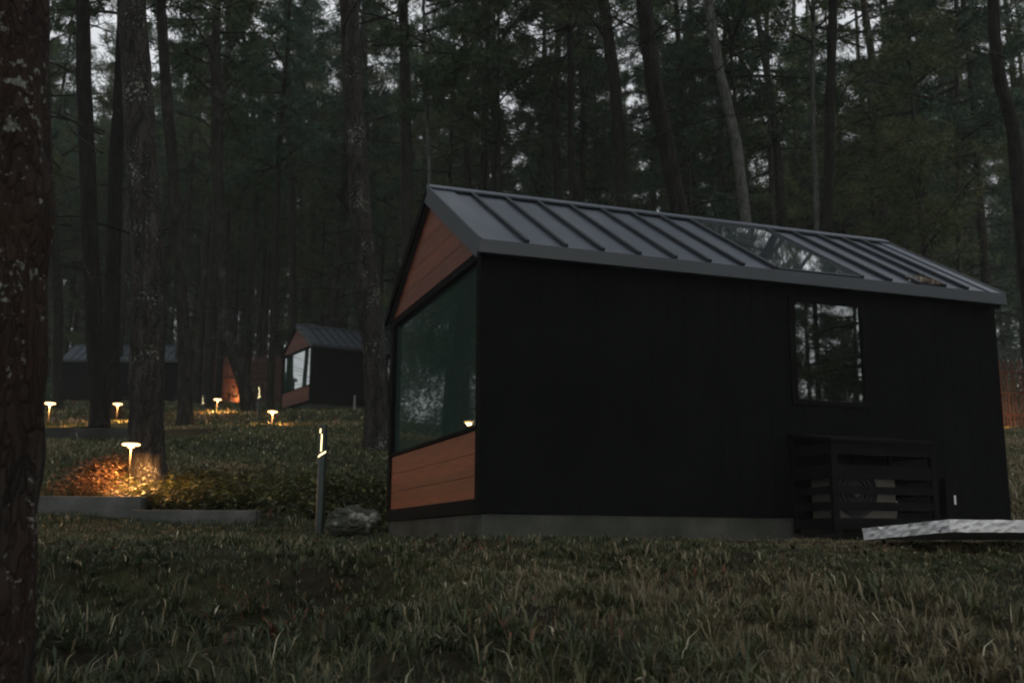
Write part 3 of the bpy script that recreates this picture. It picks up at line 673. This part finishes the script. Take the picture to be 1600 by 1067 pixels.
# ------------------------------------------------------------------ lamps
def path_lamp(head, label, proto=[None]):
    H_ = .70
    if proto[0] is None:
        t = empty('path_lamp', (0,0,0), label, 'lamp', group='low disc lamps along the paths')
        MB().tube([(0,0,-.2), (0,0,H_-.055)], .009, 10).build('post', M['post'], t, smooth=True)
        cap = MB(); cap.lathe([(0,.716), (.05,.716), (.105,.708), (.112,.703), (.112,.700), (0,.700)], 28); cap.build('hood', M['post'], t)
        d = MB(); d.lathe([(.108,.6995), (.118,.693), (.120,.683), (.112,.673), (.06,.667), (.045,.664), (.048,.650), (.036,.640), (.0,.638)], 28); d.build('diffuser', M['lamp'], t, smooth=True)
        ld = bpy.data.lights.new('bulb', 'AREA'); ld.shape = 'DISK'; ld.size = .11; ld.energy = LAMP_W; ld.color = (1, .44, .13)
        lo = bpy.data.objects.new('bulb', ld); COL.objects.link(lo); lo.parent = t; lo.location = (0, 0, .634)
        proto[0] = t
    else: t = copy_tree(proto[0]); t['label'] = label
    t.location = (head.x, head.y, head.z - .69); return t
LAMP_W = 92
path_lamp(at(205, 694, 14.6), 'nearest disc path lamp glowing at the foot of a big trunk')
path_lamp(at(78, 630, 23), 'disc path lamp at the far left beside the near trunk')
path_lamp(at(184, 631, 28), 'disc path lamp between the two trunks in front of the distant cabin')
path_lamp(at(340, 624, 33), 'bright disc path lamp in front of the picket fence')
path_lamp(at(426, 643, 26.5), 'low disc path lamp at the left corner of the middle cabin')
# uplights whose glow shows on the fences (their housings stand behind the leaning trunk and behind the near cabin)
def uplight(p, aim, W_, label):
    g = gz(p.x, p.y); t = empty('uplight', (p.x, p.y, g), label, 'uplight', group='uplights at the fence foot')
    MB().lathe([(0,-.05), (.05,-.05), (.055,.10), (.045,.115), (0,.115)], 16).build('housing', M['post'], t, smooth=False)
    MB().lathe([(0,.117), (.04,.117), (.04,.121), (0,.121)], 16).build('lens', M['lamp'], t)
    ld = bpy.data.lights.new('bulb', 'SPOT'); ld.energy = W_; ld.color = (1, .42, .14); ld.spot_size = R(115); ld.spot_blend = .8; ld.shadow_soft_size = .03
    lo = bpy.data.objects.new('bulb', ld); COL.objects.link(lo); lo.parent = t; lo.location = (0, 0, .15)
    lo.rotation_euler = (aim - Vector((p.x, p.y, g + .15))).to_track_quat('-Z', 'Y').to_euler()
p = at(361, 632, 56.4); uplight(p, Vector((p.x + .05, p.y + .8, gz(p.x, p.y) + .8)), 420, 'uplight at the fence foot behind the leaning trunk')
p = at(1562, 655, 25.2); uplight(p, Vector((p.x + .25, p.y + .7, gz(p.x, p.y) + .45)), 60, 'uplight at the right fence foot behind the near cabin')

def light_bollard(base, label, proto=[None], rz=0):
    if proto[0] is None:
        t = empty('light_bollard', (0,0,0), label, 'bollard', group='green bollards with glowing slots')
        r_ = .046; MB().lathe([(0,1.03), (r_*.7,1.03), (r_,1.02), (r_,-.3)], 20).build('post', M['bollard'], t, smooth=True)
        def strip(a0, a1, z0, z1, w):        # a raised glowing slot that wraps the post from angle a0 to a1
            mb = MB(); vs = []; fs = []; n = 10
            for i in range(n+1):
                f = i / n; a_ = R(a0 + (a1-a0)*f); z = z0 + (z1-z0)*f; rr = r_ + .002
                if abs(a1-a0) > 25: vs += [(rr*math.cos(a_), rr*math.sin(a_), z - w), (rr*math.cos(a_), rr*math.sin(a_), z + w)]
                else:
                    da = w / r_; vs += [(rr*math.cos(a_-da), rr*math.sin(a_-da), z), (rr*math.cos(a_+da), rr*math.sin(a_+da), z)]
                if i: fs.append((2*i-2, 2*i-1, 2*i+1, 2*i))
            mb.add(vs, fs); mb.build('light_slot', M['slot'], t, smooth=True)
        strip(-122, -118, .935, .985, .009); strip(-100, -97, .735, .925, .0075); strip(-150, -30, .675, .735, .011)
        proto[0] = t
    else: t = copy_tree(proto[0]); t['label'] = label
    t.location = base; t.rotation_euler = (0, 0, rz); return t
p = at(500, 812, 11.7); light_bollard((p.x, p.y, p.z), 'tall green bollard with three glowing slots left of the near cabin')
p = at(404, 640, 30); light_bollard((p.x, p.y, p.z - .35), 'glowing bollard right of the leaning trunk near the fence', rz=.3)
p = at(318, 634, 40); light_bollard((p.x, p.y, p.z - .62), 'small distant glowing bollard left of the bright fence lamp', rz=-.5)

# ------------------------------------------------------------------ trees
def trunk_mesh(name, pts, sides=20, step=.25, amp=.08, flare=.35, seed=0, dead=0, fine=14.):
    "pts: (x, y, z, radius) in order upward, relative to the base"
    P = np.array(pts, float); zmax, zmin = P[-1, 2], P[0, 2]
    zs = []; z = zmin
    while z < zmax: zs.append(z); z += step * (1 if z < 7 else 2.5)
    zs.append(zmax); vs = []; fs = []
    for z in zs:
        x, y, r = (np.interp(z, P[:, 2], P[:, i]) for i in (0, 1, 3))
        h = max(z, 0); fl = 1 + flare * math.exp(-h / .28)
        wob = .03 * noise.noise(Vector((z * .5, seed, 0))); x += wob; y += .03 * noise.noise(Vector((seed, z * .5, 3)))
        for j in range(sides):
            t = 2 * math.pi * j / sides; c, s = math.cos(t), math.sin(t)
            n1 = noise.noise(Vector((c*1.6, s*1.6, z*.6 + seed*7))); n2 = noise.noise(Vector((c*r*fine, s*r*fine, z*3.2 + seed*3)))
            rt = 1 + .18 * max(0, noise.noise(Vector((c*1.4, s*1.4, seed*5)))) * math.exp(-h / .35) * 4 * flare
            rr = r * fl * rt * (1 + amp * n1 + amp * .9 * n2)
            vs.append((x + rr*c, y + rr*s, z))
    n = len(zs)
    for i in range(n-1):
        for j in range(sides): fs.append((i*sides+j, i*sides+(j+1)%sides, (i+1)*sides+(j+1)%sides, (i+1)*sides+j))
    mb = MB(); mb.add(vs, fs)
    return mb.mesh(name), P
def limb_pts(o, az, length, rise, curve, n=6, jit=.06):
    pts = [Vector(o)]; d = Vector((math.cos(az), math.sin(az), rise)).normalized()
    for i in range(n):
        d = (d + Vector((random.gauss(0, jit), random.gauss(0, jit), curve))).normalized(); pts.append(pts[-1] + d * (length / n))
    return pts
NC = np.array([[.034,.060,.024],[.048,.070,.026],[.032,.062,.040],[.060,.074,.028],[.15,.19,.09]]) * 1.2
def crown_mesh(seed, hgt, rad, nl, nclus, droop=-.05, col=0, need=15, ln=(.18,.42), wd=.0185, shape='cone', dead=12):
    random.seed(seed); g = np.random.default_rng(seed)
    wood = MB(); centers = []; dirs = []
    for i in range(nl):
        t = (i + random.random()) / nl; z = hgt * t
        rr = rad * ((1 - t) ** .6 * .9 + .15) * random.uniform(.5, 1.15) if shape == 'cone' else rad * math.sin(math.pi * (t*.85 + .12)) ** .6 * random.uniform(.5, 1.15)
        az = random.uniform(0, 6.283); pts = limb_pts((0, 0, z), az, rr, random.uniform(-.05, .5), droop * random.uniform(.3, 1.5))
        r0 = .018 + .012 * rr; wood.tube(pts, [r0 * (1 - .8 * k / (len(pts)-1)) for k in range(len(pts))], 4, False)
        for c in range(nclus):
            f = random.uniform(.3, 1.0) * (len(pts) - 1); k = min(int(f), len(pts) - 2); q = pts[k].lerp(pts[k+1], f - k)
            side = Vector((random.gauss(0, 1), random.gauss(0, 1), random.gauss(.1, .5))).normalized() * random.uniform(.05, .28) * rr ** .6
            e_ = q + side; centers.append(e_); dirs.append((side.normalized() + (pts[k+1]-pts[k]).normalized()).normalized())
            if c % 3 == 0: wood.tube([q, q.lerp(e_, .55) + Vector((0, 0, -.02)), e_], [.008, .006, .003], 3, False)
    Cn = np.array([tuple(c) for c in centers]); Dn = np.array([tuple(d) for d in dirs]); m = len(Cn)
    t = np.repeat(np.arange(m), need); n = len(t)
    o = Cn[t] + g.normal(0, .07, (n, 3)); d = Dn[t] + g.normal(0, .75, (n, 3)); d[:, 2] -= .15; d /= np.linalg.norm(d, axis=1)[:, None]
    s = np.cross(d, g.normal(0, 1, (n, 3))); s /= np.linalg.norm(s, axis=1)[:, None]
    l = g.uniform(ln[0], ln[1], n)[:, None]; w = (wd * g.uniform(.7, 1.4, n))[:, None]
    P = np.stack([o - s*w*.4, o + d*l*.5 - s*w, o + d*l, o + d*l*.5 + s*w], 1).reshape(-1, 3)
    for i in range(dead):
        pts = limb_pts((0, 0, random.uniform(-8.5, .5)), random.uniform(0, 6.283), random.uniform(.8, 2.8), random.uniform(-.1, .5), random.uniform(-.12, .06), 7, .12)
        wood.tube(pts, [.022 * (1 - .85*k/7) for k in range(8)], 4, False)
        for q in (3, 5): wood.tube(limb_pts(pts[q], random.uniform(0, 6.28), random.uniform(.3, .9), random.uniform(-.3, .4), -.03, 4, .15), [.009, .007, .005, .004, .002], 3, False)
    base = NC[col] * (1 + .35 * g.normal(0, 1, m).clip(-1.5, 1.5))[:, None]; c = base[t] * g.uniform(.7, 1.3, n)[:, None]
    c = np.where((g.uniform(0, 1, n) < .05)[:, None], np.array([.10,.075,.04]), c)
    WV, WF = np.array([tuple(v) for v in wood.v]), np.array(wood.f)
    nm = np_mesh('crown', np.concatenate([P, WV]), np.concatenate([np.arange(n*4).reshape(n, 4), WF + len(P)]), np.concatenate([np.repeat(c, 4, 0), np.full((len(WV), 3), .05)]))
    nm.materials.append(M['needle']); nm.materials.append(M['bark'])
    nm.polygons.foreach_set('material_index', np.concatenate([np.zeros(n, np.int32), np.ones(len(WF), np.int32)])); return nm
CR = [crown_mesh(101, 12, 3.0, 46, 22, col=0), crown_mesh(102, 13, 2.6, 50, 20, col=1, droop=.02), crown_mesh(103, 11, 3.4, 42, 24, col=2, droop=-.12),
      crown_mesh(104, 12, 2.8, 30, 24, col=3, droop=.05), crown_mesh(105, 9, 2.4, 34, 20, col=0, shape='oval')]
LOWC = [crown_mesh(111, 6.5, 2.2, 34, 20, col=3, shape='oval', wd=.009, need=24, ln=(.10,.22), dead=0), crown_mesh(112, 7.5, 1.9, 36, 20, col=2, shape='oval', droop=-.12, wd=.009, need=24, ln=(.10,.22), dead=0)]
PALEC = crown_mesh(121, 13, 3.2, 40, 20, col=4, shape='oval', wd=.02, need=13, ln=(.10,.22), dead=6)
CR.append(PALEC)
def near_tree(px_pts, D, dia, label, mat_='bark', crown=0, crown_z=14, dead=None, sides=22, amp=.09, step=.12, lean_up=True, base_y=None, kind='pine_tree', cat='tree', flare=.35, topz=24, dD=0, cs=1.0, group=None, taper=.45):
    "px_pts: photograph points along the trunk axis from the foot upward"
    pw = [at(px, py, D + dD * i / max(1, len(px_pts)-1)) for i, (px, py) in enumerate(px_pts)]
    b = pw[0]; g = gz(b.x, b.y); base = Vector((b.x, b.y, g))
    rel = [(p.x - b.x, p.y - b.y, p.z - g) for p in pw]
    rel[0] = (rel[0][0], rel[0][1], min(rel[0][2], 0) - .35)
    lx = rel[-1]; px_ = rel[-2]; k = (topz - lx[2]) / max(.5, lx[2] - px_[2]) * .35
    rel.append((lx[0] + (lx[0]-px_[0])*k, lx[1] + (lx[1]-px_[1])*k, max(topz, lx[2] + 1)))
    zt = rel[-1][2]; pts = [(x_, y_, z_, dia/2 * (1 - taper*max(z_, 0)/zt) if z_ < zt else .05) for x_, y_, z_ in rel]
    t = empty(kind, base, label, cat, group=group)
    me, P = trunk_mesh('trunk', pts, sides, step, amp, flare, seed=px_pts[0][0] * .01); link('trunk', me, M[mat_], t, smooth=True)
    tp = lambda z: Vector((np.interp(z, P[:,2], P[:,0]), np.interp(z, P[:,2], P[:,1]), 0))
    if crown is not None:
        o = tp(crown_z + 2); c = link('crown', CR[crown], None, t); c.location = (o.x, o.y, crown_z); c.scale = (cs, cs, cs); c.rotation_euler = (0, 0, px_pts[0][0])
    return t
# the trees one can point at
near_tree([(-76, 1290), (-59, 1067), (-31, 700), (-7, 350), (-2, 0)], 4.6, .50, 'huge reddish lichen-spotted trunk cut by the left edge of the picture', 'bark_n', 0, 11, sides=90, amp=.12, step=.035, flare=.1, topz=19)
near_tree([(232, 752), (230, 640), (229, 400), (217, 180), (206, 0)], 15.4, .50, 'thick trunk behind the nearest path lamp, its foot lit orange', 'bark_l', 1, 11.5, 1, sides=36, amp=.10, step=.08, flare=.28)
near_tree([(157, 668), (152, 600), (141, 350), (131, 130), (129, 0)], 21.5, .36, 'slim straight trunk rising left of the thick lamp-lit trunk', 'bark_d', 2, 12, 0)
near_tree([(176, 640), (176, 500), (181, 250), (190, 100), (193, 0)], 30, .45, 'dark trunk between the slim trunk and the thick lamp-lit trunk', 'bark_d', 0, 12, 2)
near_tree([(292, 655), (288, 520), (272, 300), (256, 100), (252, 0)], 25.5, .33, 'trunk leaning left, right of the thick lamp-lit trunk', 'bark', 1, 11, 1)
near_tree([(394, 638), (382, 605), (368, 565), (353, 515), (345, 430), (341, 300), (336, 100)], 35, .44, 'leaning trunk in front of the orange-lit fence', 'bark_l', 0, 11, 0)
near_tree([(592, 702), (585, 560), (578, 480), (562, 320), (551, 130), (546, 0)], 19, .42, 'tall lichened trunk touching the left eave of the near cabin', 'bark_l', 3, 11, 1, sides=30, amp=.10, step=.1)
near_tree([(640, 640), (637, 300), (632, 100), (630, 0)], 33, .42, 'dark upright trunk above the gable peak, left of the pale thin one', 'bark', 2, 13, 2)
near_tree([(676, 640), (672, 300), (664, 100), (661, 0)], 30, .12, 'very thin pale stem above the near cabin gable', 'bark_p', 4, 9, None, sides=12)
near_tree([(782, 640), (779, 300), (779, 100), (780, -40)], 36, .15, 'thin dark stem standing against a sky gap above the roof ridge', 'bark', 4, 10, 2, sides=12)
near_tree([(896, 640), (893, 300), (891, 100), (889, 0)], 34, .24, 'slim dark trunk left of the broad hazy one', 'bark_d', 3, 12, 2)
near_tree([(1000, 640), (972, 300), (962, 150), (950, 50), (942, 0)], 38, .62, 'broad hazy trunk left of the darkest leaning trunk', 'bark', 1, 14, 0)
near_tree([(1092, 520), (1064, 340), (1048, 260), (1020, 130), (1006, 0)], 19.5, .36, 'darkest trunk leaning left above the middle of the roof', 'bark_d', 0, 11, None, sides=26)
near_tree([(1195, 600), (1166, 345), (1150, 220), (1124, 110), (1107, 0)], 26, .29, 'pale grey trunk leaning left above the skylight', 'bark_p', 3, 12, None, sides=24)
near_tree([(1190, 600), (1168, 300), (1150, 170), (1135, 0)], 34, .14, 'thin dark stem just right of the pale leaning trunk', 'bark', 2, 11, 1, sides=12)
near_tree([(1284, 620), (1276, 350), (1270, 150), (1270, 0)], 32, .20, 'slim pale stem left of the brown straight trunk', 'bark_p', 1, 12, 2, sides=14)
near_tree([(1288, 620), (1293, 350), (1298, 150), (1302, 0)], 28, .33, 'straight brown trunk beside the slim pale stem', 'bark_d', 0, 12, 1)
near_tree([(1496, 620), (1498, 300), (1495, 130), (1494, 0)], 34, .20, 'slim dark stem left of the crooked right-hand trunk', 'bark', 2, 9, 1)
near_tree([(1622, 600), (1594, 330), (1582, 200), (1563, 130), (1553, 60), (1552, 0)], 23, .33, 'crooked dark trunk near the right edge of the picture', 'bark_d', 0, 16, 1, sides=24)
near_tree([(90, 640), (92, 500), (84, 350), (74, 200), (70, 0)], 40, .38, 'faint trunk just right of the huge left edge trunk', 'bark', 1, 12, 2)
near_tree([(462, 620), (458, 400), (452, 200), (448, 0)], 55, .42, 'hazy trunk behind the middle cabin gable', 'bark', 2, 13, 2)

near_tree([(1216, 640), (1206, 300), (1200, 100), (1198, 0)], 43, .30, 'tree with pale green leaves right of the pale leaning trunk', 'bark_p', 5, 8, sides=12, topz=21)
near_tree([(1252, 640), (1244, 300), (1240, 100), (1240, 0)], 47, .30, 'tree with pale green leaves left of the slim pale stem', 'bark_p', 5, 10, sides=12, topz=23)
near_tree([(1120, 640), (1090, 300), (1078, 100), (1075, 0)], 50, .28, 'pale green leaved tree behind the darkest leaning trunk', 'bark_p', 5, 11, sides=12, topz=24)
# random stand
random.seed(5)
TV = []
for i in range(6):
    random.seed(300 + i); a1, a2 = random.uniform(-.5, .5), random.uniform(-.5, .5); b1, b2 = random.uniform(-.7, .7), random.uniform(-.7, .7)
    r_ = random.uniform(.15, .23); Hh = 25
    pts = [(0, 0, -.4, r_), (a1*.3, a2*.3, 5, r_*.88), (a1, a2, 12, r_*.7), (b1, b2, 19, r_*.45), (b1*1.2, b2*1.2, Hh, .03)]
    me, _ = trunk_mesh('trunk', pts, 12, .35, .08, .3, seed=i * 3.3); me.polygons.foreach_set('use_smooth', [True]*len(me.polygons)); me.materials.append(M['bark' if i % 3 else 'bark_l']); TV.append((me, (b1*.6+a1*.4, b2*.6+a2*.4)))
def stand_proto(i):
    t = empty('pine_tree', (0, 0, -100), '', 'tree')
    me, off = TV[i % 6]; link('trunk', me, None, t)
    c = link('crown', CR[i % 5], None, t); c.location = (off[0], off[1], [10.5, 12, 11, 12.5, 9][i % 5]); c.rotation_euler = (0, 0, i * 1.3)
    return t
protos = [stand_proto(i) for i in range(10)]; used = set(); placed = [(o.location.x, o.location.y) for o in COL.objects if o.name.startswith('pine_tree') and o.location.z > -50]
def plant(x_, y_, label, group, s=None, k=None):
    k = random.randrange(10) if k is None else k
    t = protos[k] if k not in used else copy_tree(protos[k]); used.add(k)
    t.location = (x_, y_, gz(x_, y_)); t.rotation_euler = (random.gauss(0, .018), random.gauss(0, .018), random.uniform(0, 6.28))
    s = s or random.uniform(.8, 1.15); t.scale = (s, s, s * random.uniform(.95, 1.1)); t['label'] = label; t['group'] = group; t['category'] = 'tree'; placed.append((x_, y_)); return t
random.seed(21)
def free(x_, y_, d): return all((x_-a)**2 + (y_-b)**2 > d*d for a, b in placed)
def clear_of_cabins(x_, y_):
    if y_ < 69 and -27 < x_ < -16 + 0: return False if y_ > 57 else True
    if 44 < y_ < 53 and -12 < x_ < -1.5: return False
    return True
cnt = 0
while cnt < 158:                               # the stand past the far cabins
    y_ = 66 + 44 * random.random(); x_ = random.uniform(-.53, .53) * y_
    q = x_ / y_
    dens = 1.0 if q < -.12 else .38
    if random.random() > dens or not free(x_, y_, 2.6): continue
    if x_ < -30 and abs((y_ - 46) - (-9.5 - x_) * .62) < 5: continue
    plant(x_, y_, 'slim dark pine among many in the stand beyond the distant cabins', 'pines in the distant stand'); cnt += 1
cnt = 0
while cnt < 16:                                # thickening of the stand towards the left
    y_ = 68 + 34 * random.random(); x_ = random.uniform(-.52, -.06) * y_ if cnt > 6 else random.uniform(-.52, -.40) * y_
    if not free(x_, y_, 2.0) or (x_ < -30 and abs((y_ - 46) - (-9.5 - x_) * .62) < 4): continue
    plant(x_, y_, 'slim dark pine among many in the stand beyond the distant cabins', 'pines in the distant stand', 1.15); cnt += 1
cnt = 0
while cnt < 38:                                # right and centre slope behind the near cabin
    y_ = 36 + 28 * random.random(); x_ = random.uniform(-.06, .53) * y_
    if not free(x_, y_, 3.2) or not clear_of_cabins(x_, y_): continue
    plant(x_, y_, 'dark pine on the slope behind the near cabin roof', 'pines on the slope behind the near cabin'); cnt += 1
cnt = 0
while cnt < 20:                                # left slope between fence and lamps, kept off the cabins' view
    y_ = 40 + 24 * random.random(); x_ = random.uniform(-.52, -.14) * y_; q = x_ / y_
    if not free(x_, y_, 3.0): continue
    if -.225 < q < -.12 and y_ < 49: continue
    if q < -.31 and y_ < 60: continue
    plant(x_, y_, 'dark pine on the left slope around the distant cabins', 'pines on the left slope'); cnt += 1
# low foliage trees: branches reaching down behind the near roof
random.seed(33)
lt = []
for k in range(2):
    t = empty('young_tree', (0, 0, -100), '', 'tree'); mb = MB(); mb.tube([(0,0,-.3), (.1,.05,2), (.0,.1,5), (.05,0,8.5)], [.09,.075,.05,.015], 8); link('trunk', mb.mesh('trunk'), M['bark'], t, True)
    c = link('crown', LOWC[k], None, t); c.location = (0, 0, 1.8)
    lt.append(t)
side_spots = [(31.2, -4.6, 1.9), (46, -15, 2.2), (-15.6, 27, 1.5), (-23.5, 41, 1.7), (-27.5, 47, 1.7), (-20, 34.5, 1.5)]
spots = [(1450,31,1.5),(1130,44,1.4),(1010,47,1.3),(840,42,1.4),(700,40,1.5),(600,50,1.5),(780,68,2.1),(860,74,2.2),(960,66,2.0),(1040,72,2.2),(1120,64,2.0),(1190,70,2.2),(1290,66,2.1),(1360,72,2.2),(1440,64,2.0),(1510,70,2.2),(690,72,2.1),(910,50,1.6),(1160,52,1.7),(1300,50,1.6),(1330,42,1.6),(1540,46,1.5),(930,56,1.7),(1250,56,1.7),(1420,54,1.6),(760,58,1.7),(500,62,1.6),(420,68,1.6),(330,70,1.7),(1080,36,1.4),(1380,34,1.3),(240,74,1.6),(110,72,1.6),(660,64,1.7)]
for i, (px, D, s) in enumerate(spots):
    p = at(px, 500, D); t = lt[i % 2] if i < 2 else copy_tree(lt[i % 2]); t.location = (p.x, p.y, gz(p.x, p.y)); t.scale = (s, s, s); t.rotation_euler = (0, 0, i * 1.7)
    t['label'] = 'bushy young tree with low foliage among the tall pines'; t['group'] = 'young trees under the pines'; t['category'] = 'tree'
for i, (x_, y_, s) in enumerate(side_spots):
    t = copy_tree(lt[i % 2]); t.location = (x_, y_, gz(x_, y_)); t.scale = (s, s, s); t.rotation_euler = (0, 0, i * 1.1)
    t['label'] = 'bushy tree outside the frame, met only in the window reflections'; t['group'] = 'bushy trees around the viewpoint'; t['category'] = 'tree'
# trees behind the viewpoint and at both sides: they shade the bank and stand in the window reflections
random.seed(9)
for i, (x_, y_, s) in enumerate([(17, -4, 1), (22, -12, 1.1), (36, -12.4, .85), (28, -6.6, 1.0), (44, -16.5, 1.0), (51, -24, 1.0), (55, -21, 1.05), (60, -28, 1.1), (15, -16, 1), (-17.4, 31, 1), (-20.5, 37, 1), (-24, 43, 1), (-17, 23, .9), (-4, -9, 1), (5, -13, 1.05), (-11, -4, 1), (-15, 8, 1), (-19, 17, 1), (16, 12, 1), (-24, 26, 1), (-30, 36, 1), (24, 33, 1), (-21, 3, 1), (30, 6, 1.1), (-34, 20, 1)]):
    t = plant(x_, y_, 'tall pine outside the frame, met only in the window reflections', 'pines around the viewpoint', s)

# far wood: one mass beyond the trees one can count
def far_wood():
    n = 260000; g = np.random.default_rng(77)
    nc = 3400; q = g.uniform(-.74, .62, nc); D = g.uniform(112, 150, nc); cx = q * D; cy = D
    lowz = g.uniform(0, 1, nc); hz = np.where(q < -.1, 33, 25 + 4 * np.sin(q * 23 + 1)) * lowz ** .9 ; cz = ground(cx, cy) + hz
    t = g.integers(0, nc, n); o = np.stack([cx[t] + g.normal(0, 1.5, n), cy[t] + g.normal(0, 1.5, n), cz[t] + g.normal(0, 1.1, n)], 1)
    d = g.normal(0, 1, (n, 3)); d /= np.linalg.norm(d, axis=1)[:, None]; s = np.cross(d, g.normal(0, 1, (n, 3))); s /= np.linalg.norm(s, axis=1)[:, None]
    l = g.uniform(.35, .8, n)[:, None]; w = g.uniform(.06, .13, n)[:, None]
    P = np.stack([o - d*l, o + s*w, o + d*l, o - s*w], 1).reshape(-1, 3); c = NC[g.integers(0, 4, n)] * g.uniform(.6, 1.3, n)[:, None]
    tag(link('far_wood', np_mesh('far_wood', P, np.arange(n*4).reshape(n, 4), np.repeat(c, 4, 0)), M['needle']), 'dense dark wood closing the view high on the slope', kind='stuff')
    mb = MB(); random.seed(4)
    for i in range(260):
        D_ = random.uniform(110, 150); x_ = random.uniform(-.6, .6) * D_; z = gz(x_, D_); mb.tube([(x_, D_, z-1), (x_+random.gauss(0,.4), D_, z+24)], [.26, .12], 6, False)
    tag(link('far_trunks', mb.mesh('far_trunks'), M['bark']), 'countless thin trunks of the far wood', kind='stuff')
far_wood()

# undergrowth along the forest edge
xx = RNG.uniform(-.56, .56, 5000); yy = RNG.uniform(50, 108, 5000); 
def under(n, label):
    g = RNG; nc = 500; q = g.uniform(-.56, .56, nc); D = g.uniform(54, 110, nc); D = np.where((q < -.26) & (D < 66), D + 14, D); cx = q*D; cy = D
    t = g.integers(0, nc, n); x_ = cx[t] + g.normal(0, .8, n); y_ = cy[t] + g.normal(0, .8, n); z = ground(x_, y_) + np.abs(g.normal(0, .8, n))
    o = np.stack([x_, y_, z], 1); d = g.normal(0, 1, (n, 3)); d /= np.linalg.norm(d, axis=1)[:, None]; s = np.cross(d, g.normal(0, 1, (n, 3))); s /= np.linalg.norm(s, axis=1)[:, None]
    l = g.uniform(.1, .28, n)[:, None]; w = g.uniform(.03, .07, n)[:, None]
    P = np.stack([o - d*l, o + s*w, o + d*l, o - s*w], 1).reshape(-1, 3); c = NC[g.integers(0, 4, n)] * g.uniform(.5, 1.2, n)[:, None]
    tag(link('undergrowth', np_mesh('undergrowth', P, np.arange(n*4).reshape(n, 4), np.repeat(c, 4, 0)), M['needle']), label, kind='stuff')
under(60000, 'dark undergrowth on the forest floor behind the distant cabins')

# ------------------------------------------------------------------ haze
HAZE = .0007
if HAZE:
    mb = MB(); mb.box(-320, 320, -310, 410, -40, 75); me = mb.mesh('haze')
    m = bpy.data.materials.new('haze_air'); m.use_nodes = True; nt = m.node_tree; nt.nodes.clear()
    out = N(nt, 'ShaderNodeOutputMaterial'); v = N(nt, 'ShaderNodeVolumePrincipled'); v.inputs['Color'].default_value = (.89,.95,.86,1); v.inputs['Density'].default_value = HAZE
    nt.links.new(v.outputs[0], out.inputs['Volume']); tag(link('haze', me, m), kind='stuff')

# ------------------------------------------------------------------ sky, sun, camera
w = bpy.data.worlds.new('World'); scene.world = w; w.use_nodes = True; nt = w.node_tree; L = nt.links.new
bg = nt.nodes['Background']; sk = N(nt, 'ShaderNodeTexSky', sky_type='NISHITA', sun_disc=False); sk.sun_elevation = R(6); sk.sun_rotation = R(150); sk.dust_density = 3; sk.air_density = 1.2
hs = N(nt, 'ShaderNodeHueSaturation', Saturation=.25); L(sk.outputs[0], hs.inputs['Color'])
tc = N(nt, 'ShaderNodeTexCoord'); nz = N(nt, 'ShaderNodeTexNoise', Scale=2.2, Detail=6); L(tc.outputs['Generated'], nz.inputs['Vector'])
cl = ramp(nt, nz.outputs['Fac'], [(.3, (5.6,5.8,6.1)), (.7, (8.8,9.0,9.4))])
mx = N(nt, 'ShaderNodeMix', data_type='RGBA'); mx.inputs[0].default_value = .8; L(hs.outputs[0], mx.inputs[6]); L(cl, mx.inputs[7])
L(mx.outputs[2], bg.inputs['Color']); bg.inputs['Strength'].default_value = .12
sd = bpy.data.lights.new('sun', 'SUN'); sd.energy = .25; sd.angle = R(25); sd.color = (1, .96, .9); so = bpy.data.objects.new('sun', sd); COL.objects.link(so)
so.rotation_euler = Vector((-.45, .70, -.75)).to_track_quat('-Z', 'Y').to_euler()
cd = bpy.data.cameras.new('camera'); cam = bpy.data.objects.new('camera', cd); COL.objects.link(cam); scene.camera = cam
cd.sensor_width = 36; cd.lens = F_PX / 1600 * 36; cd.clip_start = .05; cd.clip_end = 2000; cd.dof.use_dof = True; cd.dof.focus_distance = 8.5; cd.dof.aperture_fstop = 2.6
cam.matrix_world = Matrix(((RGT.x, UPV.x, -FWD.x, 0), (RGT.y, UPV.y, -FWD.y, 0), (RGT.z, UPV.z, -FWD.z, 0), (0, 0, 0, 1)))
scene.view_settings.view_transform = 'Standard'; scene.view_settings.look = 'None'; scene.view_settings.gamma = 1; scene.view_settings.exposure = 0
scene.render.engine = 'CYCLES'; c = scene.cycles; c.use_denoising = True; c.max_bounces = 6; c.diffuse_bounces = 3; c.glossy_bounces = 3; c.transmission_bounces = 4; c.transparent_max_bounces = 8; c.volume_bounces = 1
c.caustics_reflective = False; c.caustics_refractive = False; c.sample_clamp_indirect = 4; c.filter_width = 2.0
